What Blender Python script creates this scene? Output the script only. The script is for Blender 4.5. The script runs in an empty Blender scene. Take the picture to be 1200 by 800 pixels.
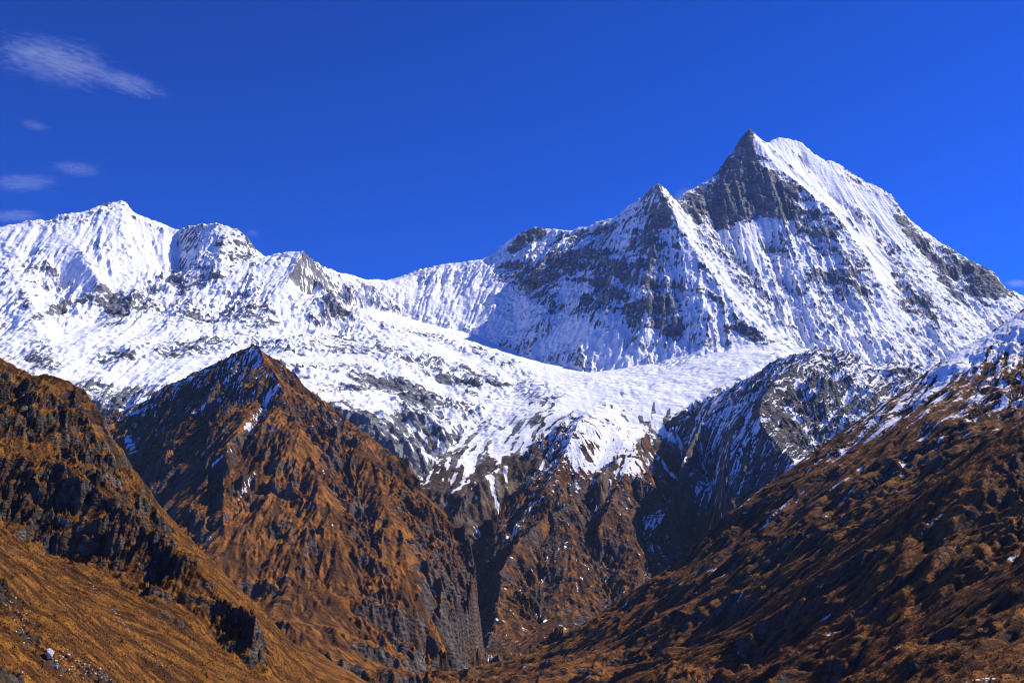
import bpy, math, time
import numpy as np
from concurrent.futures import ThreadPoolExecutor
T0 = time.time()
R = math.radians
sc = bpy.context.scene
COL = sc.collection

# ------------------------------------------------------------------ camera
FPX = 1347.0                      # focal length in pixels of the 1200 px wide photograph
PITCH = math.atan(300 / FPX)
cam_d = bpy.data.cameras.new('camera')
cam_d.sensor_width = 36.0
cam_d.lens = 36.0 * FPX / 1200.0
cam_d.clip_start = 1.0
cam_d.clip_end = 120000.0
cam = bpy.data.objects.new('camera', cam_d)
COL.objects.link(cam)
cam.location = (0, 0, 0)
cam.rotation_euler = (R(90) + PITCH, 0, 0)
sc.camera = cam

# ------------------------------------------------------------------ light and sky
SUN_EL, SUN_AZ = 41.0, 74.0       # azimuth clockwise from +Y (the view direction): 90 is due right
sun_dir = np.array([math.cos(R(SUN_EL)) * math.sin(R(SUN_AZ)), math.cos(R(SUN_EL)) * math.cos(R(SUN_AZ)), math.sin(R(SUN_EL))])
sd = bpy.data.lights.new('sun', 'SUN')
sd.energy = 5.0
sd.angle = R(0.5)
sd.color = (1.0, 0.93, 0.84)
sun = bpy.data.objects.new('sun', sd)
COL.objects.link(sun)
sun.rotation_euler = (R(90 - SUN_EL), 0, R(180 - SUN_AZ))
w = bpy.data.worlds.new('World')
sc.world = w
w.use_nodes = True
nt = w.node_tree
sky = nt.nodes.new('ShaderNodeTexSky')
sky.sky_type = 'NISHITA'
sky.sun_disc = False
sky.sun_elevation = R(SUN_EL)
sky.sun_rotation = R(SUN_AZ)
sky.altitude = 4200
sky.air_density = 1.0
sky.dust_density = 0.0
sky.ozone_density = 10.0
gm = nt.nodes.new('ShaderNodeGamma')
gm.inputs['Gamma'].default_value = 1.5            # deep high-altitude sky, as in the polarised photograph
mx = nt.nodes.new('ShaderNodeMix')
mx.data_type = 'RGBA'; mx.blend_type = 'MULTIPLY'
mx.inputs[0].default_value = 1.0
mx.inputs[7].default_value = (0.10, 0.43, 0.76, 1)
bg = nt.nodes['Background']
bg.inputs['Strength'].default_value = 0.11
nt.links.new(sky.outputs[0], gm.inputs['Color'])
nt.links.new(gm.outputs[0], mx.inputs[6])
nt.links.new(mx.outputs[2], bg.inputs['Color'])
sc.view_settings.view_transform = 'Standard'
sc.view_settings.look = 'None'
sc.view_settings.exposure = 0.32
sc.view_settings.gamma = 1.0
sc.render.engine = 'CYCLES'
sc.cycles.max_bounces = 4
sc.cycles.diffuse_bounces = 4
sc.cycles.volume_bounces = 0
sc.cycles.pixel_filter_type = 'BLACKMAN_HARRIS'
sc.cycles.filter_width = 1.1
sc.cycles.use_denoising = True

# ------------------------------------------------------------------ geometry of the place
CT, ST = math.cos(PITCH), math.sin(PITCH)
def P(px, py, Y):
    """World point on the line of sight of a photograph pixel at forward distance Y (metres)."""
    u = (400 - py) / FPX
    d = np.array([(px - 600) / FPX, CT - u * ST, ST + u * CT])
    return d * (Y / d[1])

f32 = np.float32
_rng = np.random.default_rng(11)
PERM = _rng.permutation(4096).astype(np.int32)
_a = _rng.random(4096) * 2 * np.pi
GX, GY = np.cos(_a).astype(f32), np.sin(_a).astype(f32)
RX, RY = _rng.random(4096).astype(f32), _rng.random(4096).astype(f32)

def hsh(ix, iy, seed):
    return PERM[(PERM[(ix + seed * 131) & 4095] + iy) & 4095]

def perlin(x, y, seed=0):
    xf, yf = np.floor(x), np.floor(y)
    ix, iy = xf.astype(np.int32), yf.astype(np.int32)
    fx, fy = (x - xf).astype(f32), (y - yf).astype(f32)
    u = fx * fx * fx * (fx * (fx * 6 - 15) + 10)
    v = fy * fy * fy * (fy * (fy * 6 - 15) + 10)
    def g(a, b):
        h = hsh(ix + a, iy + b, seed)
        return GX[h] * (fx - a) + GY[h] * (fy - b)
    n0 = g(0, 0); n0 += u * (g(1, 0) - n0)
    n1 = g(0, 1); n1 += u * (g(1, 1) - n1)
    return (n0 + v * (n1 - n0)) * f32(1.5)

def fbm(X, Y, wl, octs, seed=0, gain=0.5, ridged=False):
    out = np.zeros(np.broadcast(X, Y).shape, f32); a = 1.0
    for o in range(octs):
        k = 2.03 ** o / wl
        n = perlin(X * k + o * 17.3, Y * k - o * 9.1, seed + o)
        if ridged:
            n = 1 - 2 * np.abs(n)
        out += f32(a) * n
        a *= gain
    return out

def phacelle(px, py, sx, sy, seed):
    """Stripes running across the side direction (sx, sy), broken up cell by cell: cosine and sine of the phase."""
    rx, ry = np.floor(px), np.floor(py)
    ix, iy = rx.astype(np.int32), ry.astype(np.int32)
    fx, fy = (px - rx).astype(f32), (py - ry).astype(f32)
    c = np.zeros(px.shape, f32); s = np.zeros(px.shape, f32)
    tau = f32(2 * np.pi)
    for a in (-1, 0, 1):
        for b in (-1, 0, 1):
            h = hsh(ix + a, iy + b, seed)
            dx = fx - (a + f32(0.25) + f32(0.5) * RX[h]); dy = fy - (b + f32(0.25) + f32(0.5) * RY[h])
            wgt = np.maximum(0, 1 - (dx * dx + dy * dy) * f32(0.64)) ** 2
            ph = (dx * sx + dy * sy) * tau
            c += np.cos(ph) * wgt; s += np.sin(ph) * wgt
    m = np.sqrt(c * c + s * s) + f32(0.12)
    return c / m, s / m

def facet(x, y, z, wl, seed):
    """Broken blocks: every cell of a 3-D Voronoi pattern is a tilted plane of its own."""
    k = f32(1.0 / wl)
    px, py, pz = (x * k).astype(f32), (y * k).astype(f32), (z * k).astype(f32)
    bx, by, bz = np.floor(px - 0.5), np.floor(py - 0.5), np.floor(pz - 0.5)
    ix, iy, iz = bx.astype(np.int32), by.astype(np.int32), bz.astype(np.int32)
    fx, fy, fz = px - bx, py - by, pz - bz
    best = np.full(px.shape, 1e9, f32); val = np.zeros(px.shape, f32)
    for a in (0, 1):
        for b in (0, 1):
            for c in (0, 1):
                h = PERM[(hsh(ix + a, iy + b, seed) + iz + c) & 4095]; h2 = PERM[(h + 77) & 4095]
                dx = fx - (a + RX[h]); dy = fy - (b + RY[h]); dz = fz - (c + RX[h2])
                d = dx * dx + dy * dy + dz * dz
                v = GX[h2] * dx + GY[h2] * dy + (RY[h2] - f32(0.5)) * (dz * f32(2) + f32(0.6))
                m = d < best
                best = np.where(m, d, best); val = np.where(m, v, val)
    return val

def blur(a, n=1):
    for _ in range(n):
        p = np.pad(a, 1, mode='edge')
        a = (p[:-2, 1:-1] + p[2:, 1:-1] + p[1:-1, :-2] + p[1:-1, 2:] + 2 * a) / f32(6)
    return a

def resize(a, ny, nx):
    """Smooth (bilinear) resampling, corner to corner."""
    yy = np.linspace(0, a.shape[0] - 1, ny); xx = np.linspace(0, a.shape[1] - 1, nx)
    y0 = np.minimum(yy.astype(int), a.shape[0] - 2); x0 = np.minimum(xx.astype(int), a.shape[1] - 2)
    fy = (yy - y0)[:, None].astype(f32); fx = (xx - x0)[None, :].astype(f32)
    r = a[y0] * (1 - fy) + a[y0 + 1] * fy
    return (r[:, x0] * (1 - fx) + r[:, x0 + 1] * fx).astype(f32)

def sstep(a, b, x):
    t = np.clip((x - a) / (b - a), 0, 1)
    return (t * t * (3 - 2 * t)).astype(f32)

class Land:
    """A piece of terrain: a height field on a regular world grid, spanned over ridges, ribs and gullies."""
    def __init__(s, x0, x1, y0, y1, step):
        s.nx = int((x1 - x0) / step / 16) * 16 + 1; s.ny = int((y1 - y0) / step / 16) * 16 + 1
        s.s = step; s.x0 = x0; s.y0 = y0
        s.lines = []
        s.X = (x0 + np.arange(s.nx) * step).astype(f32)[None, :]
        s.Y = (y0 + np.arange(s.ny) * step).astype(f32)[:, None]
    def line(s, *pts, soft=False):
        s.lines.append((np.array([P(*p) for p in pts]), soft))
        return s
    def raw(s, *pts):
        s.lines.append((np.array(pts, float), True)); return s
    def edge(s, z, sides='nsew'):
        x0, y0, x1, y1 = s.x0, s.y0, s.x0 + (s.nx - 1) * s.s, s.y0 + (s.ny - 1) * s.s
        q = {'n': [(x0, y1, z), (x1, y1, z)], 's': [(x0, y0, z), (x1, y0, z)], 'w': [(x0, y0, z), (x0, y1, z)], 'e': [(x1, y0, z), (x1, y1, z)]}
        for c in sides: s.raw(*q[c])
    def span(s, fine=2):
        h = None
        for lv in (16, 8, 4, 2, 1):
            if lv < fine: break
            st = s.s * lv; nx = (s.nx - 1) // lv + 1; ny = (s.ny - 1) // lv + 1
            acc = np.zeros((ny, nx)); cnt = np.zeros((ny, nx))
            for pts, soft in s.lines:
                for a, b in zip(pts[:-1], pts[1:]):
                    n = max(2, int(np.hypot(*(b - a)[:2]) / st * 2) + 1)
                    q = a + (b - a) * np.linspace(0, 1, n)[:, None]
                    i = np.rint((q[:, 0] - s.x0) / st).astype(int); j = np.rint((q[:, 1] - s.y0) / st).astype(int)
                    ok = (i >= 0) & (i < nx) & (j >= 0) & (j < ny)
                    np.add.at(acc, (j[ok], i[ok]), q[ok, 2]); np.add.at(cnt, (j[ok], i[ok]), 1)
            m = cnt > 0
            val = np.where(m, acc / np.maximum(cnt, 1), 0).astype(f32)
            if h is None:
                h = np.full((ny, nx), val[m].mean(), f32); it = 700
            else:
                h = resize(h, ny, nx); it = {8: 260, 4: 120, 2: 60, 1: 30}[lv]
            for k in range(it):
                h[m] = val[m]
                p = np.pad(h, 1, mode='edge')
                h = (p[:-2, 1:-1] + p[2:, 1:-1] + p[1:-1, :-2] + p[1:-1, 2:]) * f32(0.25)
            h[m] = val[m]
        s.h = blur(resize(h, s.ny, s.nx), 2)
        s.base = s.h.copy()
    def crest_fade(s, lo, d0, d1):
        """1 away from the traced crests, falling to lo on them."""
        k = 4; st = s.s * k
        X = s.X[:, ::k]; Y = s.Y[::k]
        d = np.full((Y.shape[0], X.shape[1]), 1e9, f32)
        for pts, soft in s.lines:
            if soft: continue
            for a, b in zip(pts[:-1], pts[1:]):
                e = (b - a)[:2]; L = max(float(e @ e), 1e-6)
                t = np.clip(((X - a[0]) * e[0] + (Y - a[1]) * e[1]) / L, 0, 1)
                d = np.minimum(d, np.hypot(X - a[0] - t * e[0], Y - a[1] - t * e[1]).astype(f32))
        return lo + (1 - lo) * sstep(d0, d1, resize(d, s.ny, s.nx))
    def erode(s, wl, octs, strength, fade=1.0, gain=0.55, seed=0, sharp=0.5, smooth=2):
        h = s.h; g0y, g0x = np.gradient(blur(s.base, 6), s.s)
        for o in range(octs):
            gy, gx = np.gradient(blur(h, smooth), s.s)
            gx = gx.astype(f32) + f32(0.6) * g0x.astype(f32); gy = gy.astype(f32) + f32(0.6) * g0y.astype(f32)
            m = np.sqrt(gx * gx + gy * gy) + f32(1e-4)
            sx, sy = -gy / m, gx / m
            c, sn = phacelle(s.X / f32(wl) + 0 * sx, s.Y / f32(wl) + 0 * sx, sx, sy, seed + 7 * o)
            r = 1 - 2 * np.abs(sn * f32(0.98))           # sharp crests
            shape = c * f32(1 - sharp) + np.where(c > 0, r, c) * f32(sharp)
            h = h + (f32(strength * wl) * np.minimum(m / f32(1.6), 1.1) * shape * fade).astype(f32)
            wl *= 0.5; strength *= gain * 2 * 0.5 / 0.5 if False else 1.0
            strength *= gain / 0.5
        s.h = h.astype(f32)
    def shifted(s, f, dx, dy, d):
        """The map f read a distance d along the direction field (dx, dy)."""
        u = np.clip((np.arange(s.nx, dtype=f32)[None, :] + dx * f32(d / s.s)), 0, s.nx - 1.001)
        v = np.clip((np.arange(s.ny, dtype=f32)[:, None] + dy * f32(d / s.s)), 0, s.ny - 1.001)
        i, j = u.astype(np.int32), v.astype(np.int32)
        fu, fv = u - i, v - j
        k = (j * s.nx + i).ravel(); g = f.ravel()
        a = g[k].reshape(f.shape); b = g[k + 1].reshape(f.shape); c = g[k + s.nx].reshape(f.shape); e = g[k + s.nx + 1].reshape(f.shape)
        a = a + (b - a) * fu; c = c + (e - c) * fu
        return a + (c - a) * fv
    def streak(s, wl, length, seed, n=0, octs=2, sm=5):
        """Noise drawn out along the fall line of the slope."""
        gy, gx = np.gradient(blur(s.base, sm), s.s)
        m = np.hypot(gx, gy) + 1e-4
        dx, dy = (gx / m).astype(f32), (gy / m).astype(f32)
        out = np.zeros_like(s.h); a = 1.0
        for o in range(octs):
            w_ = max(wl / 2.1 ** o, 2.2 * s.s); ln = length / 1.7 ** o
            f = perlin(s.X / f32(w_) + 0 * dx, s.Y / f32(w_) + 0 * dx, seed + o)
            d = 0.4 * w_; sg = 1
            while d < ln:
                f = (f + s.shifted(f, dx, dy, d * sg)) * f32(0.5)
                d *= 2; sg = -sg
            out += f32(a * 0.30) * f / (f.std() + f32(1e-6)); a *= 0.6
        return out
    def sunny(s, n=2):
        gx, gy = s.slope(n)
        return -gx * f32(sun_dir[0]) - gy * f32(sun_dir[1])
    def hit(s, px, py):
        d = P(px, py, 1.0)
        t = np.arange(max(s.y0, 60), s.y0 + s.ny * s.s, s.s)
        x, z = d[0] * t, d[2] * t
        i = np.rint((x - s.x0) / s.s).astype(int); j = np.rint((t - s.y0) / s.s).astype(int)
        ok = (i >= 0) & (i < s.nx) & (j >= 0) & (j < s.ny)
        i, j, t, x, z = i[ok], j[ok], t[ok], x[ok], z[ok]
        b = np.nonzero(s.h[j, i] >= z)[0]
        if len(b) == 0: return None
        k = b[0]
        return np.array([x[k], t[k], s.h[j[k], i[k]]])
    def stroke(s, pts, rad, out, amt):
        """Adds amt to the map out along a line traced on the ground (radius in metres)."""
        pts = np.array(pts, float)
        for a, b in zip(pts[:-1], pts[1:]) if len(pts) > 1 else [(pts[0], pts[0])]:
            n = max(1, int(np.hypot(*(b - a)) / 4))
            for t in np.arange(n + 1) / max(n, 1):
                q = s.hit(*(a + (b - a) * t))
                if q is None: continue
                s._dot(q, rad, out, amt)
    def _dot(s, q, rad, out, amt):
        r = rad * 1.0
        i0, i1 = int((q[0] - r - s.x0) / s.s), int((q[0] + r - s.x0) / s.s) + 1
        j0, j1 = int((q[1] - r - s.y0) / s.s), int((q[1] + r - s.y0) / s.s) + 1
        i0, j0 = max(i0, 0), max(j0, 0); i1, j1 = min(i1, s.nx), min(j1, s.ny)
        if i1 <= i0 or j1 <= j0: return
        d = np.hypot(s.X[:, i0:i1] - q[0], s.Y[j0:j1] - q[1]) / r
        v = (f32(amt) * (1 - sstep(0.35, 1.0, d))).astype(f32)
        o = out[j0:j1, i0:i1]
        out[j0:j1, i0:i1] = np.maximum(o, v) if amt > 0 else np.minimum(o, v)
    def slope(s, n=1):
        gy, gx = np.gradient(blur(s.h, n), s.s)
        return gx.astype(f32), gy.astype(f32)
    def keep_visible(s, margin=3):
        """Cells whose face could be seen from around the viewpoint (drops the far sides of the ridges, kept coarse elsewhere)."""
        return None

def mesh_from(name, L, mat, attrs, mask=None):
    ny, nx = L.ny, L.nx
    co = np.empty((ny, nx, 3), f32)
    co[..., 0] = L.X; co[..., 1] = L.Y; co[..., 2] = L.h
    idx = np.arange(ny * nx, dtype=np.int32).reshape(ny, nx)
    q = np.stack([idx[:-1, :-1], idx[:-1, 1:], idx[1:, 1:], idx[1:, :-1]], -1)
    if mask is not None: q = q[mask]
    q = q.reshape(-1, 4)
    used = np.zeros(ny * nx, bool); used[q.ravel()] = True
    remap = np.cumsum(used).astype(np.int32) - 1
    q = remap[q]
    co = co.reshape(-1, 3)[used]
    me = bpy.data.meshes.new(name)
    me.vertices.add(len(co)); me.vertices.foreach_set('co', co.ravel())
    me.loops.add(q.size); me.loops.foreach_set('vertex_index', q.ravel().astype(np.int32))
    me.polygons.add(len(q)); me.polygons.foreach_set('loop_start', np.arange(0, q.size, 4, dtype=np.int32))
    me.polygons.foreach_set('use_smooth', np.ones(len(q), bool))
    me.update(calc_edges=True)
    for k, a in attrs.items():
        at = me.attributes.new(k, 'FLOAT', 'POINT')
        at.data.foreach_set('value', np.ascontiguousarray(a.reshape(-1)[used], dtype=f32))
    me.materials.append(mat)
    o = bpy.data.objects.new(name, me); COL.objects.link(o)
    return o

def tag(o, label, cat, kind=None, group=None):
    o['label'] = label; o['category'] = cat
    if kind: o['kind'] = kind
    if group: o['group'] = group
    return o

# ------------------------------------------------------------------ material of the mountains
def node(nt, t, **kw):
    n = nt.nodes.new(t)
    for k, v in kw.items():
        if k in n.inputs: n.inputs[k].default_value = v
        else: setattr(n, k, v)
    return n

def terrain_mat(name, sc_m, grass_a, grass_b, rock_a, rock_b, bump=0.6, earthy=0.25, speck=0.9, snow_c=(0.93, 0.93, 0.94), soil=(0.05, 0.03, 0.02)):
    """Snow over rock over dry grass; sc_m is the size in metres of the finest breakup."""
    m = bpy.data.materials.new(name); m.use_nodes = True
    t = m.node_tree; N = t.nodes; Lk = t.links.new
    b = N['Principled BSDF']; b.inputs['Roughness'].default_value = 0.9
    b.inputs['Specular IOR Level'].default_value = 0.15
    geo = N.new('ShaderNodeNewGeometry')
    def noise(scale, detail=4.0, rough=0.6, vec=None, dist=0.0):
        n = node(t, 'ShaderNodeTexNoise', Scale=scale, Detail=detail, Roughness=rough, Distortion=dist)
        Lk(vec or geo.outputs['Position'], n.inputs['Vector']); return n.outputs['Fac']
    def ramp(fac, lo, hi):
        n = node(t, 'ShaderNodeMapRange', interpolation_type='SMOOTHSTEP')
        n.inputs['From Min'].default_value = lo; n.inputs['From Max'].default_value = hi
        Lk(fac, n.inputs['Value']); return n.outputs['Result']
    def mixc(fac, a, bb):
        n = node(t, 'ShaderNodeMix', data_type='RGBA')
        if isinstance(fac, float): n.inputs[0].default_value = fac
        else: Lk(fac, n.inputs[0])
        for i, v in ((6, a), (7, bb)):
            if isinstance(v, tuple): n.inputs[i].default_value = (*v, 1)
            else: Lk(v, n.inputs[i])
        return n.outputs[2]
    def math_(op, a, bb):
        n = node(t, 'ShaderNodeMath', operation=op)
        for i, v in ((0, a), (1, bb)):
            if isinstance(v, (int, float)): n.inputs[i].default_value = v
            else: Lk(v, n.inputs[i])
        return n.outputs[0]
    def attr(nm):
        n = N.new('ShaderNodeAttribute'); n.attribute_name = nm; return n.outputs['Fac']
    fine = noise(1 / sc_m, 5, 0.65)
    mid = noise(1 / (sc_m * 7), 4, 0.6)
    big = noise(1 / (sc_m * 40), 4, 0.55)
    grass = mixc(ramp(mid, 0.35, 0.65), grass_a, grass_b)
    tone = ramp(math_('ADD', attr('tone'), math_('MULTIPLY', math_('SUBTRACT', fine, 0.5), 0.9)), -0.45, 0.45)
    grass = mixc(tone, tuple(c * 0.42 for c in grass_b), grass)
    grass = mixc(math_('MULTIPLY', ramp(fine, 0.52, 0.70), 0.6), grass, soil)
    rock = mixc(ramp(mid, 0.36, 0.66), rock_a, rock_b)
    vor = node(t, 'ShaderNodeTexVoronoi', Scale=1 / (sc_m * 2.2)); vmap = N.new('ShaderNodeMapping')
    vmap.inputs['Scale'].default_value = (1, 1, 2.0); vmap.inputs['Rotation'].default_value = (0.2, 0.35, 0.1)
    Lk(geo.outputs['Position'], vmap.inputs['Vector']); Lk(vmap.outputs['Vector'], vor.inputs['Vector'])
    sepv = N.new('ShaderNodeSeparateColor'); Lk(vor.outputs['Color'], sepv.inputs['Color'])
    rock = mixc(math_('MULTIPLY', sepv.outputs[0], 0.45), rock, tuple(c * 0.5 for c in rock_a))
    rock = mixc(tone, tuple(c * 0.6 for c in rock_a), rock)
    rock = mixc(math_('MULTIPLY', ramp(fine, 0.5, 0.7), 0.5), rock, tuple(c * 0.45 for c in rock_a))
    rock = mixc(math_('MULTIPLY', ramp(big, 0.4, 0.6), earthy), rock, grass_b)
    jit = math_('ADD', math_('MULTIPLY', math_('SUBTRACT', fine, 0.5), 1.1), math_('MULTIPLY', math_('SUBTRACT', mid, 0.5), 0.7))
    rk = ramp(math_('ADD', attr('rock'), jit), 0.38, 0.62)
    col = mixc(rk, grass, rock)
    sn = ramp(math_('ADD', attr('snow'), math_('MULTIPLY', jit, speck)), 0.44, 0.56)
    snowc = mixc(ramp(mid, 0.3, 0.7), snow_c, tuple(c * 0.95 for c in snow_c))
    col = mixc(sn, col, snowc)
    Lk(col, b.inputs['Base Color'])
    bp = node(t, 'ShaderNodeBump'); bp.inputs['Distance'].default_value = sc_m * bump
    inv = math_('SUBTRACT', 1.0, math_('MULTIPLY', sn, 0.75))
    Lk(inv, bp.inputs['Strength'])
    Lk(math_('ADD', math_('ADD', fine, math_('MULTIPLY', mid, 2.0)), math_('MULTIPLY', math_('MULTIPLY', vor.outputs['Distance'], rk), -1.2)), bp.inputs['Height'])
    Lk(bp.outputs['Normal'], b.inputs['Normal'])
    return m

M_far = terrain_mat('far_snow_and_rock', 16, (0.16, 0.11, 0.07), (0.13, 0.085, 0.05), (0.23, 0.23, 0.24), (0.31, 0.30, 0.29), 0.5, earthy=0.06, speck=0.4)
M_mid = terrain_mat('brown_mountain', 7, (0.33, 0.126, 0.018), (0.17, 0.064, 0.013), (0.075, 0.060, 0.053), (0.16, 0.13, 0.115), 0.6, soil=(0.045, 0.028, 0.022))
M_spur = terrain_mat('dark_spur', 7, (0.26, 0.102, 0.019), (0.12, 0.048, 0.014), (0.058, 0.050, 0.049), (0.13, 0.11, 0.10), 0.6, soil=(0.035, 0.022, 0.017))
M_ridge = terrain_mat('slate_ridge', 8, (0.15, 0.08, 0.04), (0.10, 0.055, 0.03), (0.10, 0.095, 0.095), (0.20, 0.175, 0.155), 0.6)
M_right = terrain_mat('right_slope', 4, (0.29, 0.112, 0.018), (0.155, 0.059, 0.013), (0.055, 0.045, 0.038), (0.15, 0.12, 0.10), 0.7, soil=(0.03, 0.02, 0.016))
M_left = terrain_mat('left_slope', 1.8, (0.29, 0.117, 0.015), (0.14, 0.053, 0.009), (0.052, 0.040, 0.030), (0.19, 0.15, 0.11), 0.8, soil=(0.025, 0.012, 0.006))

# ------------------------------------------------------------------ far snow massif
SKY_W = [(-420, 380, 5600), (-300, 330, 5800), (-150, 290, 6000), (0, 267, 6300), (30, 261, 6350), (60, 260, 6400), (68, 254, 6420), (100, 248, 6480), (115, 243, 6520), (125, 239, 6550), (137, 237, 6580), (143, 236, 6600), (150, 241, 6610), (156, 250, 6620), (170, 256, 6640), (185, 263, 6650), (200, 268, 6640), (208, 270, 6620), (220, 267, 6580), (232, 264, 6550), (243, 264, 6520), (252, 262, 6500), (262, 266, 6490), (275, 268, 6480), (283, 274, 6470), (292, 279, 6460), (296, 290, 6450), (300, 301, 6450), (310, 303, 6430), (325, 300, 6420), (335, 297, 6410), (348, 296, 6400), (357, 297, 6400), (364, 305, 6500), (380, 314, 6700), (400, 322, 6900), (412, 324, 7000), (425, 328, 7100), (440, 329, 7200), (455, 331, 7300), (470, 327, 7320), (490, 318, 7340), (515, 313, 7350), (530, 309, 7350), (550, 308, 7350), (565, 306, 7350), (578, 298, 7340), (590, 288, 7330), (602, 279, 7320), (615, 271, 7310), (627, 266, 7300), (640, 270, 7270), (655, 271, 7220), (668, 272, 7170), (680, 268, 7120), (692, 266, 7060), (700, 262, 7000), (715, 258, 6900), (730, 251, 6800), (738, 242, 6720), (745, 238, 6670), (755, 230, 6600), (765, 221, 6530), (771, 218, 6500), (778, 222, 6550), (785, 231, 6630), (793, 240, 6720), (800, 230, 6770), (806, 224, 6800), (815, 222, 6830), (830, 212, 6870), (838, 206, 6900), (850, 190, 6930), (857, 182, 6950), (865, 170, 6970), (872, 162, 6985), (878, 152, 7000), (884, 157, 7020), (890, 165, 7050), (900, 167, 7100), (905, 164, 7120), (914, 161, 7150), (928, 164, 7190), (940, 168, 7220), (950, 178, 7240), (967, 190, 7270), (977, 190, 7290), (985, 195, 7300), (1000, 207, 7310), (1017, 215, 7300), (1033, 223, 7270), (1045, 230, 7230), (1050, 237, 7200), (1055, 246, 7180), (1063, 255, 7160), (1075, 266, 7140), (1090, 278, 7120), (1105, 288, 7090), (1120, 296, 7060), (1133, 303, 7030), (1150, 313, 6980), (1165, 318, 6930), (1172, 330, 6900), (1180, 340, 6870), (1190, 345, 6840), (1200, 349, 6800), (1300, 400, 6600), (1450, 470, 6400)]

def build_far():
    L = Land(-3900, 3700, 3700, 8400, 4.8)
    L.line(*SKY_W)
    # ribs of the pyramid
    L.line((771, 218, 6500), (790, 255, 6350), (810, 290, 6200), (830, 318, 6050), (855, 350, 5880), (880, 380, 5700), (905, 402, 5560), (922, 413, 5450))
    L.line((878, 152, 7000), (890, 168, 6960), (905, 190, 6900), (925, 208, 6820), (945, 225, 6740), (965, 240, 6660), (985, 262, 6560), (1000, 282, 6470), (1015, 302, 6380), (1030, 328, 6280), (1042, 352, 6150), (1050, 380, 6020), (1055, 405, 5900))
    L.line((1050, 237, 7200), (1063, 285, 6900), (1077, 312, 6730), (1093, 335, 6560), (1115, 360, 6380), (1140, 385, 6200), (1150, 410, 6000))
    L.line((1165, 318, 6930), (1172, 345, 6700), (1190, 370, 6500))
    # hollows of the pyramid
    L.line((830, 245, 6700), (850, 290, 6450), (880, 335, 6200), (915, 380, 5900), (950, 418, 5600), soft=True)
    L.line((940, 190, 7180), (975, 230, 7060), (1005, 268, 6850), (1033, 305, 6620), (1062, 345, 6370), (1082, 380, 6120), (1095, 410, 5900), soft=True)
    L.line((1110, 320, 6850), (1150, 355, 6600), (1175, 385, 6400), soft=True)
    L.line((922, 418, 5400), (960, 428, 5450), (1020, 432, 5550), (1080, 430, 5650), (1130, 425, 5800), (1220, 420, 6000), soft=True)
    # foot of the shaded wall
    L.line((470, 372, 6700), (520, 385, 6550), (560, 395, 6400), (600, 412, 6150), (640, 427, 5950), (690, 438, 5700), (750, 428, 5620), (810, 412, 5600), (860, 400, 5600), (895, 402, 5560), soft=True)
    L.line((575, 300, 7300), (590, 330, 6950), (600, 360, 6650), (607, 390, 6350))
    # apron below it
    L.line((922, 413, 5450), (905, 420, 5300), (870, 441, 5060), (840, 459, 4900), (815, 472, 4810), (790, 486, 4730), (765, 500, 4650), (745, 518, 4500), (722, 540, 4250), (700, 570, 3900), soft=True)
    L.line((760, 440, 5350), (720, 465, 5000), (690, 490, 4700), (676, 481, 4660), (640, 511, 4480), (600, 537, 4310), (565, 562, 4140), (540, 592, 3900), (530, 610, 3750), soft=True)
    L.line((620, 440, 5600), (590, 470, 5100), (550, 505, 4700), (515, 540, 4350), (485, 575, 4050), soft=True)
    L.line((980, 440, 5200), (930, 480, 4900), (880, 540, 4600), (840, 590, 4300), soft=True)
    # saddle wall foot and the ice basin
    L.line((470, 372, 6700), (430, 362, 6650), (385, 365, 6500), (350, 372, 6200), soft=True)
    L.line((300, 400, 5400), (360, 392, 5700), (430, 400, 5700), (520, 420, 5500), (590, 440, 5500), soft=True)
    L.line((330, 425, 4800), (400, 440, 4850), (460, 465, 4700), (500, 500, 4500), soft=True)
    L.line((300, 440, 4500), (380, 470, 4400), (440, 500, 4250), (480, 545, 4000), soft=True)
    # left massif: ribs, rock bands, lower snow fields
    L.line((143, 236, 6600), (143, 262, 6450), (146, 290, 6280), (150, 320, 6100), (130, 350, 5850), (110, 385, 5600))
    L.line((60, 260, 6400), (95, 300, 6100), (120, 335, 5850))
    L.line((208, 270, 6620), (210, 300, 6450), (208, 330, 6250), soft=True)
    L.line((252, 262, 6500), (240, 290, 6350), (225, 315, 6200), (230, 340, 6050))
    L.line((296, 290, 6450), (282, 312, 6250), (265, 335, 6050))
    L.line((262, 266, 6490), (262, 285, 6330), (256, 305, 6200))
    L.line((232, 264, 6550), (228, 285, 6430))
    L.line((220, 267, 6580), (238, 283, 6400), (246, 300, 6270), soft=True)
    L.line((335, 297, 6410), (322, 315, 6250), (312, 332, 6110))
    L.line((357, 297, 6400), (340, 325, 6150), (325, 350, 5920), (310, 375, 5720), (290, 398, 5480))
    L.line((368, 325, 6300), (378, 340, 6180), (388, 358, 6000), soft=True)
    L.line((160, 345, 5900), (200, 345, 6000), (240, 350, 5950), (280, 348, 5950), (300, 352, 5900), soft=True)
    L.line((130, 400, 5200), (200, 388, 5450), (260, 380, 5600), (300, 385, 5600), soft=True)
    L.line((80, 425, 4850), (140, 440, 4750), (200, 428, 4900), (260, 415, 5100), soft=True)
    L.line((0, 300, 6100), (20, 330, 5800), (40, 365, 5500), (45, 400, 5150), (60, 430, 4800))
    L.line((-30, 420, 5000), (0, 425, 4900), (60, 445, 4600), (120, 475, 4400), (160, 490, 4300), (220, 470, 4350), (290, 470, 4200), soft=True)
    L.line((70, 330, 6000), (80, 360, 5750), (75, 395, 5350), soft=True)
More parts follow.
